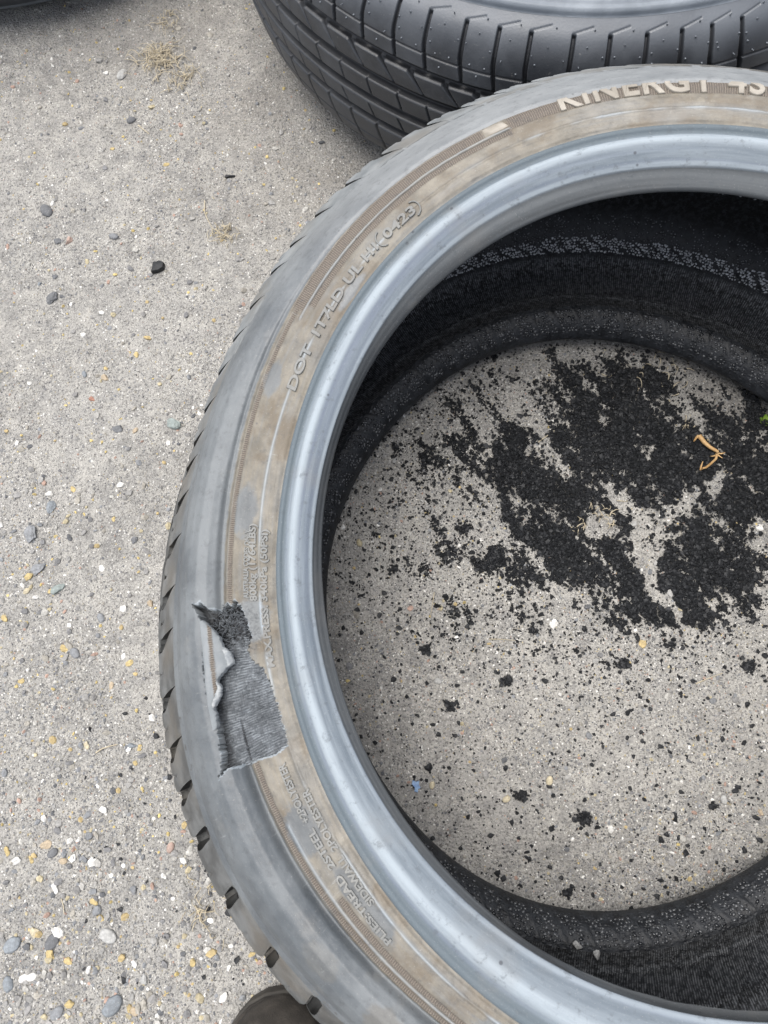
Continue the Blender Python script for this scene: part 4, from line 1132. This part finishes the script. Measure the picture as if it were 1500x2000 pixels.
ST = [(237, 143, 26, 'pale grey', 'smooth round tan grey stone left of the upper straw tuft', 'round'),
      (205, 139, 13, 'white', 'small white pebble left of the smooth round stone near the top'),
      (254, 231, 20, 'dark grey', 'oval dark stone at the head of the short straw', 'round'),
      (88, 408, 30, 'dark grey', 'dark grey stone above the pink one, upper left', 'round'),
      (108, 465, 20, 'dark grey', 'small dark stone touching the pink stone, upper left'),
      (131, 465, 21, 'pink', 'brownish pink stone in the upper left gravel'),
      (221, 460, 19, 'grey', 'rounded grey stone right of the pink stone', 'round'),
      (98, 580, 28, 'dark grey', 'rough dark stone lower left of the square black rubber chunk'),
      (102, 536, 15, 'dark grey', 'small dark grey stone just above the rough dark stone'),
      (73, 550, 13, 'blue grey', 'small bluish stone left of the rough dark stone'),
      (217, 287, 13, 'yellow', 'yellow chip between straw tuft and square black chunk'),
      (323, 317, 14, 'yellow', 'orange yellow chip between the two straw tufts'),
      (263, 690, 15, 'yellow', 'yellow chip at mid height left of the blackest notch of the big tyre'),
      (161, 727, 13, 'blue grey', 'small pale bluish pebble above the red pebble', 'round'),
      (175, 776, 14, 'red', 'brick red pebble in the middle of the left gravel'),
      (200, 733, 18, 'tan', 'crumbly tan lump above the dark speckled stone'),
      (227, 835, 26, 'dark grey', 'dark speckled stone left of the greenish stone'),
      (335, 823, 30, 'green grey', 'greenish grey lumpy stone close to the big tyre'),
      (260, 837, 15, 'tan', 'pale tan pebble right of the dark speckled stone'),
      (97, 989, 24, 'blue grey', 'pale bluish grey angular stone left of the yellow chip'),
      (138, 952, 14, 'yellow', 'bright yellow chip beside a small dark stone'),
      (92, 962, 14, 'white', 'white pebble just above the angular bluish stone', 'round'),
      (219, 1012, 11, 'yellow', 'single small yellow chip in the middle of plain gravel'),
      (57, 1045, 34, 'grey', 'long speckled grey stone at the left'),
      (70, 1110, 28, 'grey', 'flat speckled grey stone above the large yellow chip'),
      (52, 1125, 19, 'yellow', 'large yellow chip below the flat speckled stone'),
      (95, 1153, 12, 'yellow', 'yellow chip touching the speckled stone'),
      (111, 1150, 26, 'green grey', 'speckled stone right of the small yellow chip'),
      (48, 1153, 15, 'pale yellow', 'dull yellow pebble under the large yellow chip'),
      (5, 1205, 17, 'yellow', 'yellow chip cut by the left edge'),
      (194, 1206, 17, 'grey', 'round smooth grey pebble level with the top of the tear', 'round'),
      (261, 1053, 15, 'dark grey', 'black speckled pebble in the gravel above the tear level'),
      (290, 1178, 16, 'tan', 'tan chip near the tyre level with the top of the tear'),
      (122, 1266, 18, 'yellow', 'yellow chip left of a smooth grey stone'),
      (143, 1275, 20, 'grey', 'smooth grey stone right of a yellow chip', 'round'),
      (238, 1281, 14, 'white', 'white chip above a yellow chip beside the torn part'),
      (250, 1294, 15, 'yellow', 'yellow chip below the white chip beside the torn part'),
      (212, 1338, 15, 'tan', 'brownish yellow chip in the left gravel below the tear top'),
      (36, 1330, 13, 'yellow', 'yellow chip close to the left edge at tear level'),
      (254, 1457, 16, 'blue grey', 'diamond shaped blue grey stone beside a yellow chip'),
      (270, 1461, 12, 'yellow', 'yellow chip beside the diamond shaped stone'),
      (165, 1455, 15, 'pale yellow', 'pale yellow chip left of the curved straw'),
      (262, 1491, 11, 'yellow', 'small yellow chip beside black crumbs'),
      (331, 1656, 17, 'pink', 'pinkish round pebble close to the tyre, lower left', 'round'),
      (98, 1668, 18, 'dark grey', 'dark stone half sunk in dust at lower left', 'round'),
      (85, 1652, 20, 'tan', 'speckled tan stone above the sunken dark stone'),
      (58, 1680, 13, 'yellow', 'rounded yellow chip left of the sunken dark stone'),
      (28, 1682, 19, 'white', 'white stone near the left edge'),
      (12, 1664, 17, 'yellow', 'yellow stone above the white stone near the left edge'),
      (118, 1684, 14, 'tan', 'round tan pebble right of the sunken dark stone', 'round'),
      (105, 1735, 18, 'white', 'long white pebble above the loose gravel'),
      (180, 1762, 16, 'yellow', 'square yellow chip over a grey stone'),
      (187, 1780, 20, 'grey', 'grey stone under the square yellow chip'),
      (193, 1795, 14, 'yellow', 'yellow chip beneath the grey stone'),
      (107, 1822, 23, 'white', 'largest white stone in the lower gravel'),
      (98, 1842, 26, 'dark grey', 'rough dark stone under the largest white stone', 'round'),
      (64, 1825, 20, 'pale yellow', 'pale yellow stone left of the largest white stone'),
      (208, 1830, 27, 'pale grey', 'rounded pale grey stone in its own dusty hollow', 'round'),
      (22, 1846, 28, 'blue grey', 'round blue grey stone at the lower left edge', 'round'),
      (96, 1868, 20, 'yellow', 'split yellow stone, upper half'),
      (130, 1878, 17, 'yellow', 'square yellow chip right of the split yellow stone'),
      (218, 1966, 32, 'blue grey', 'large smooth blue grey stone at the bottom', 'round'),
      (171, 1897, 14, 'white', 'white chip above the large blue grey stone'),
      (136, 1960, 18, 'yellow', 'yellow pair of chips left of the large blue grey stone'),
      (41, 1914, 15, 'white', 'white pebble low in the left corner', 'round'),
      (58, 1911, 16, 'white', 'white pebble right beside another in the left corner', 'round'),
      (110, 1980, 22, 'grey', 'grey stone at the bottom edge', 'round'),
      (12, 1925, 22, 'blue grey', 'round grey stone in the lower left corner', 'round'),
      (278, 1915, 18, 'pale grey', 'cluster of three pale pebbles near the bottom'),
      (376, 1880, 14, 'yellow', 'yellow chip between tyre and the brown shoe'),
      (490, 1867, 11, 'yellow', 'bright yellow chip hard against the tyre block'),
      (505, 1883, 12, 'pink', 'pale pink chip just under the bright yellow one'),
      (437, 1948, 17, 'white', 'white stone left of the brown shoe'),
      (445, 1893, 12, 'white', 'white pebble between the two yellow chips near the shoe'),
      (261, 1977, 15, 'tan', 'pale orange pebble right of the large blue grey stone', 'round'),
      (1082, 1218, 20, 'white', 'flat white stone at the lower edge of the crumb heap'),
      (1241, 1020, 13, 'pale grey', 'pale chip lying in the gap of the crumb heap'),
      (770, 896, 13, 'pale grey', 'pale bluish chip inside the tyre left of the crumbs'),
      (834, 1001, 9, 'yellow', 'yellow chip among thin crumbs inside the tyre'),
      (1075, 1526, 15, 'pale yellow', 'pale yellow pebble in the lower middle of the ring', 'round'),
      (990, 1562, 13, 'pale yellow', 'pale pebble left of the larger black crumb clusters', 'round'),
      (844, 1534, 12, 'pale yellow', 'cream pebble right of the blue flake', 'round'),
      (1195, 1622, 14, 'white', 'white chip right of the largest loose crumb cluster'),
      (1417, 1563, 14, 'pale grey', 'pale grey pebble at the lower right inside the ring', 'round'),
      (1488, 1587, 13, 'tan', 'tan pebble at the right edge inside the ring'),
      (1351, 1719, 9, 'yellow', 'cream chip near the lower bead'),
      (855, 1330, 14, 'pale grey', 'pale grey pebble under a black crumb cluster', 'round'),
      (1395, 1300, 10, 'pale grey', 'small pale pebble right of centre inside the ring')]
for k in ST: stone(*k)
for (px, py, z, lab) in ((1128, 1846, .041, 'pale pebble lying inside the tyre on its lower sidewall, left of two'), (1166, 1862, .039, 'pale chip lying inside the tyre on its lower sidewall, right of two')):
    o = stone(px, py, 16, 'pale grey', lab); q = ground_at(px, py, z); o.location = (q[0], q[1], z)
# black rubber chunk, dark slivers, blue flake
def slab(name, px, py, pts, th, mat, label, cat, z=.001, tint=None):
    a = np.array(pts, float) * .617 / FPX; a[:, 1] *= -1; n = len(a); q = ground_at(px, py)
    top = np.c_[a * .92, th + .0004 * np.sin(np.arange(n) * 2.3)]; mid = np.c_[a, np.full(n, th * .6)]; bot = np.c_[a * .97, np.full(n, -.001)]
    V = np.concatenate([top, mid, bot, [[a[:, 0].mean(), a[:, 1].mean(), th * 1.15]]])
    F = []
    for k in range(n):
        j = (k + 1) % n
        F += [(k, 3 * n, j), (k, j, n + j), (k, n + j, n + k), (n + k, n + j, 2 * n + j), (n + k, 2 * n + j, 2 * n + k)]
    me = mesh_np(name, V, np.array(F), False)
    if tint: cattr(me, 'tint', np.repeat(np.array(tint)[None], len(V), 0))
    o = link(name, me, mat); o.location = (q[0], q[1], float(ground_z(q[0], q[1])) + z); tag(o, label, cat); return o
slab('rubber_chunk', 308, 521, [(-11, -12), (-2, -11), (5, -15), (15, -8), (14, 5), (3, 11), (-14, 14), (-12, 0)], .0042, MS['crumb'], 'square chunk of black rubber lying in the left gravel', 'rubber')
slab('rubber_sliver', 445, 341, [(-9, 3), (-6, -3), (2, -2), (9, 0), (16, 1), (14, 3), (3, 3), (-3, 4)], .0016, MS['crumb'], 'thin black rubber sliver between the second tyre and the gravel', 'rubber')
slab('paint_flake', 813, 1536, [(-6, -11), (0, -8), (6, -9), (5, -2), (8, 3), (3, 5), (2, 11), (-4, 9), (-3, 2), (-8, -4)], .0008,
     m_plain('blue_flake_paint', (.16, .26, .46), (.26, .38, .56), 200, .5), 'small ragged blue flake just inside the ring of the tyre', 'flake')

# ------------------------------------------------------------------ straw and grass
def straw(px, py, pts, w, label, mat='straw', z=.0012, name='straw', w2=.5):
    q = ground_at(px, py); P_ = []
    for i, p in enumerate(pts):
        P_.append((p[0] * .617 / FPX, -p[1] * .617 / FPX, z + (p[2] if len(p) > 2 else 0)))
    # round off the bends
    P_ = np.array(P_); t = np.linspace(0, len(P_) - 1, len(P_) * 4); P2 = np.stack([np.interp(t, range(len(P_)), P_[:, k]) for k in range(3)], 1)
    v, f = tube(P2, w, 5, w2); me = mesh_np(name, np.array(v), np.array(f)); o = link(name, me, MS[mat])
    o.location = (q[0], q[1], float(ground_z(q[0], q[1]))); tag(o, label, 'straw'); return o
straw(279, 251, [(-13, -14), (0, 0), (15, 15)], .0007, 'short straight straw beside the oval dark stone')
straw(205, 1462, [(-20, 7), (-8, 0), (8, -4), (22, -6)], .0007, 'curved straw left of the diamond shaped stone')
straw(401, 418, [(-3, -40), (-3, -8), (4, 12), (14, 34)], .0006, 'long thin straw above the lower left tuft')
straw(1066, 850, [(-16, 12), (0, 2), (20, -10)], .0006, 'thin straw lying across the left of the crumb heap')
straw(1430, 925, [(-15, -6), (5, 0), (12, 14)], .0005, 'pale bent straw right of the orange stalk')
straw(1135, 1022, [(-20, 4), (0, 8), (14, 2)], .0004, 'fine pale straw on the crumbs in the middle')
straw(1195, 735, [(-18, -12), (0, 0), (16, 10)], .0005, 'pale straw lying below the upper bead inside the ring')
straw(845, 1178, [(5, -22), (0, 0), (-6, 24)], .0004, 'fine straight straw standing off the left crumbs')
straw(980, 1248, [(-24, -2), (0, 0), (26, 4)], .0004, 'fine straight straw below the crumb heap')
straw(1385, 1325, [(-24, 8), (0, 0), (28, -8)], .0005, 'pale straw on bare ground right of centre')
straw(120, 1770, [(-3, -12), (2, 0), (4, 14)], .0005, 'pale splinter in the lower left gravel')
straw(398, 1805, [(-16, -30), (-4, -4), (10, 14)], .0006, 'pale straw beside the tyre, lower left')
# orange stalk with three pieces
st = empty('plant_stalk', (*ground_at(1380, 885), float(ground_z(*ground_at(1380, 885))) + .004), 'orange broken plant stalk lying on the black crumbs', 'stalk')
def stalk(name, pts, w, w2):
    P_ = np.array([(p[0] * .617 / FPX, -p[1] * .617 / FPX, .0012 + .0012 * i) for i, p in enumerate(pts)])
    v, f = tube(P_, w, 7, w2); link(name, mesh_np(name, np.array(v), np.array(f)), MS['orange'], st, False)
stalk('stem', [(-10, -36), (-3, -20), (5, -8), (18, 4)], .0022, .6)
stalk('stem', [(-12, -36), (-19, -30), (-24, -24)], .0013, .5)
stalk('stem', [(18, 4), (13, 16), (0, 26), (-12, 34), (-20, 36)], .0012, .8)
stalk('twig', [(18, 4), (27, 6), (32, 5)], .0009, .4)
stalk('twig', [(18, 6), (22, 12), (24, 16)], .0008, .4)
stalk('twig', [(14, 8), (6, 10), (2, 10)], .0007, .4)
stalk('twig', [(-20, 36), (-17, 26), (-14, 20)], .0009, .5)
def tuft(px, py, n, spread, L, label, seed):
    rs = np.random.default_rng(seed); q = ground_at(px, py); parts = []
    for k in range(n):
        p = rs.normal(0, spread, 2) * [1.0, .9]; a = rs.uniform(0, 2 * pi); l = L * rs.uniform(.35, 1.15); b = rs.uniform(-1.6, 1.6)
        pts = []; x, y = p; z = .0006 + rs.uniform(0, .002); lift = rs.uniform(0, .006)
        for i in range(6):
            f = i / 5; pts.append((x, y, z + lift * sin(pi * f))); x += l / 5 * cos(a + b * f); y += l / 5 * sin(a + b * f)
        parts.append(tube(pts, rs.uniform(.0003, .0007), 4, .4))
    v, f = join(parts); o = link('dry_grass', mesh_np('dry_grass', v, f), MS['straw']); o.location = (q[0], q[1], float(ground_z(q[0], q[1])))
    tag(o, label, 'dry grass', 'tufts of dry grass'); return o
tuft(312, 115, 130, .011, .017, 'larger tangled tuft of dry grass near the top', 1)
tuft(355, 158, 45, .009, .013, 'loose end of dry grass below right of the large tuft', 6)
tuft(320, 45, 26, .007, .013, 'few dry blades at the very top above the large tuft', 8)
tuft(438, 455, 40, .006, .012, 'small loose tuft of dry grass near the big tyre', 2)
tuft(395, 1785, 24, .008, .011, 'thin dry blades near the tyre, lower left', 3)
tuft(1180, 1003, 22, .006, .007, 'pale chaff lying in the middle of the crumb heap', 4)
tuft(1130, 1025, 10, .004, .006, 'few bits of chaff left of the middle of the heap', 5)
tuft(1345, 830, 8, .003, .006, 'few pale blades just above the orange stalk', 9)
tuft(1290, 700, 22, .018, .010, 'scattered dry blades below the upper lip of the ring', 10)
# green sprout at the right edge
sp = empty('sprout', (*ground_at(1497, 820), float(ground_z(*ground_at(1497, 820)))), 'small bright green sprout at the right edge in the shade of the tyre', 'plant')
for k, (a, l, zz) in enumerate(((2.6, .0055, .004), (3.5, .0060, .005), (1.6, .0050, .006), (4.6, .0055, .003), (.4, .006, .005), (5.5, .005, .006))):
    m_ = 7; Vv = []
    for i in range(m_):
        f = i / (m_ - 1); w = .0021 * sin(pi * min(1, f * .93 + .05)) ** .7
        for sgn_ in (-1, 0, 1):
            x = f * l; y = sgn_ * w; Vv.append((x * cos(a) - y * sin(a), x * sin(a) + y * cos(a), zz * (.3 + .7 * f) + .0006 * abs(sgn_)))
    link('leaf', mesh_np('leaf', np.array(Vv), grid_faces(m_, 3)), MS['green'], sp, False)
v, f = tube([(0, 0, -.002), (.0004, .0002, .002), (0, 0, .005)], .0006, 6, .6); link('stem', mesh_np('stem', np.array(v), np.array(f)), MS['green'], sp, False)

# ------------------------------------------------------------------ shoe at the bottom edge
shx, shy = ground_at(556, 1945, .02); ang = radians(-7)
shoe = empty('shoe', (0, 0, 0), 'toe of a dark brown suede shoe poking out beside the tyre at the bottom', 'shoe')
def sx(y):      # half width of the shoe y metres behind its toe
    return np.interp(y, [0, .003, .010, .022, .04, .065, .09, .14, .19, .24, .275, .288, .290], [.002, .015, .0265, .0365, .0435, .0475, .0480, .041, .034, .034, .030, .016, .002])
def topz(y): return np.interp(y, [0, .004, .012, .03, .06, .09, .13, .17, .25, .29], [.020, .030, .040, .049, .055, .064, .082, .100, .105, .085])
def shoe_pt(x, y, z):
    X = x * cos(ang) + y * sin(ang); Y = -y * cos(ang) + x * sin(ang)
    return (shx + X, shy + Y, z)
ny = 60; yy = .290 * (1 - np.cos(np.linspace(0, pi, ny))) / 2
def shell(x_sc, z0, zt, nx=24, cut=None):
    Vv = []
    for y in yy:
        for k in range(nx):
            a = pi * k / (nx - 1); x = cos(a) * sx(y) * x_sc; z = z0 + (zt(y) - z0) * sin(a) ** .62
            Vv.append(shoe_pt(x, y, z))
    return np.array(Vv), grid_faces(ny, nx)
v, f = shell(.93, .016, topz)
fa = f[(f[:, 0] // 24) < 38]
link('upper', mesh_np('upper', v, fa), MS['shoe'], shoe)
cv, cf_ = v, f[(f[:, 0] // 24) >= 38]
keepc = [q for q in cf_ if not (6 < (q[0] % 24) < 16)]
link('collar', mesh_np('collar', v, np.array(keepc)), MS['shoe'], shoe)
def slabring(sc, z0, z1, nm, mat):
    Vv = []; rim = [(sx(y) * sc, y) for y in yy] + [(-sx(y) * sc, y) for y in yy[::-1]]
    n = len(rim)
    for z, g_ in ((z0, .97), (z0 + .002, 1), (z1 - .002, 1), (z1, .98)):
        for x, y in rim: Vv.append(shoe_pt(x * g_, .145 + (y - .145) * (1 + (sc - 1) * .6) * (1 if g_ == 1 else .996), z))
    F = []
    for r_i in range(3):
        for k in range(n): F.append((r_i * n + k, r_i * n + (k + 1) % n, (r_i + 1) * n + (k + 1) % n, (r_i + 1) * n + k))
    for r_i in (0, 3):
        for k in range(ny - 1): F.append((r_i * n + k, r_i * n + k + 1, r_i * n + n - 2 - k, r_i * n + n - 1 - k))
    link(nm, mesh_np(nm, np.array(Vv), np.array(F)), mat, shoe)
slabring(1.02, .000, .014, 'sole', MS['sole']); slabring(1.0, .0142, .019, 'welt', MS['shoe'])
for (yo, r_) in ((.0135, .0008), (.0165, .0007)):
    pts = []
    for k in range(40):
        a = pi * k / 39; pts.append(shoe_pt(cos(a) * (.047 - yo * .55), .052 - sin(a) * (.052 - yo), .0))
    P_ = []
    for k in range(40):
        a = pi * k / 39; y = .062 - sin(a) * (.062 - yo); xx = cos(a) * float(sx(y)) * .80
        t_ = math.acos(min(1, abs(xx) / (float(sx(y)) * .93))); P_.append(shoe_pt(xx, y, .016 + (float(topz(y)) - .016) * sin(t_) ** .62 + .0003))
    v, f = tube(P_, r_, 5, 1); link('seam', mesh_np('seam', np.array(v), np.array(f)), MS['sole'], shoe)
for k in range(4):
    y = .115 + .018 * k; w = .020; P_ = [shoe_pt(w * (q / 4 - 1) , y + .004 * sin(q), float(topz(y)) + .002 - .004 * abs(q / 4 - 1)) for q in range(9)]
    v, f = tube(P_, .002, 6, 1); link('lace', mesh_np('lace', np.array(v), np.array(f)), MS['sole'], shoe)
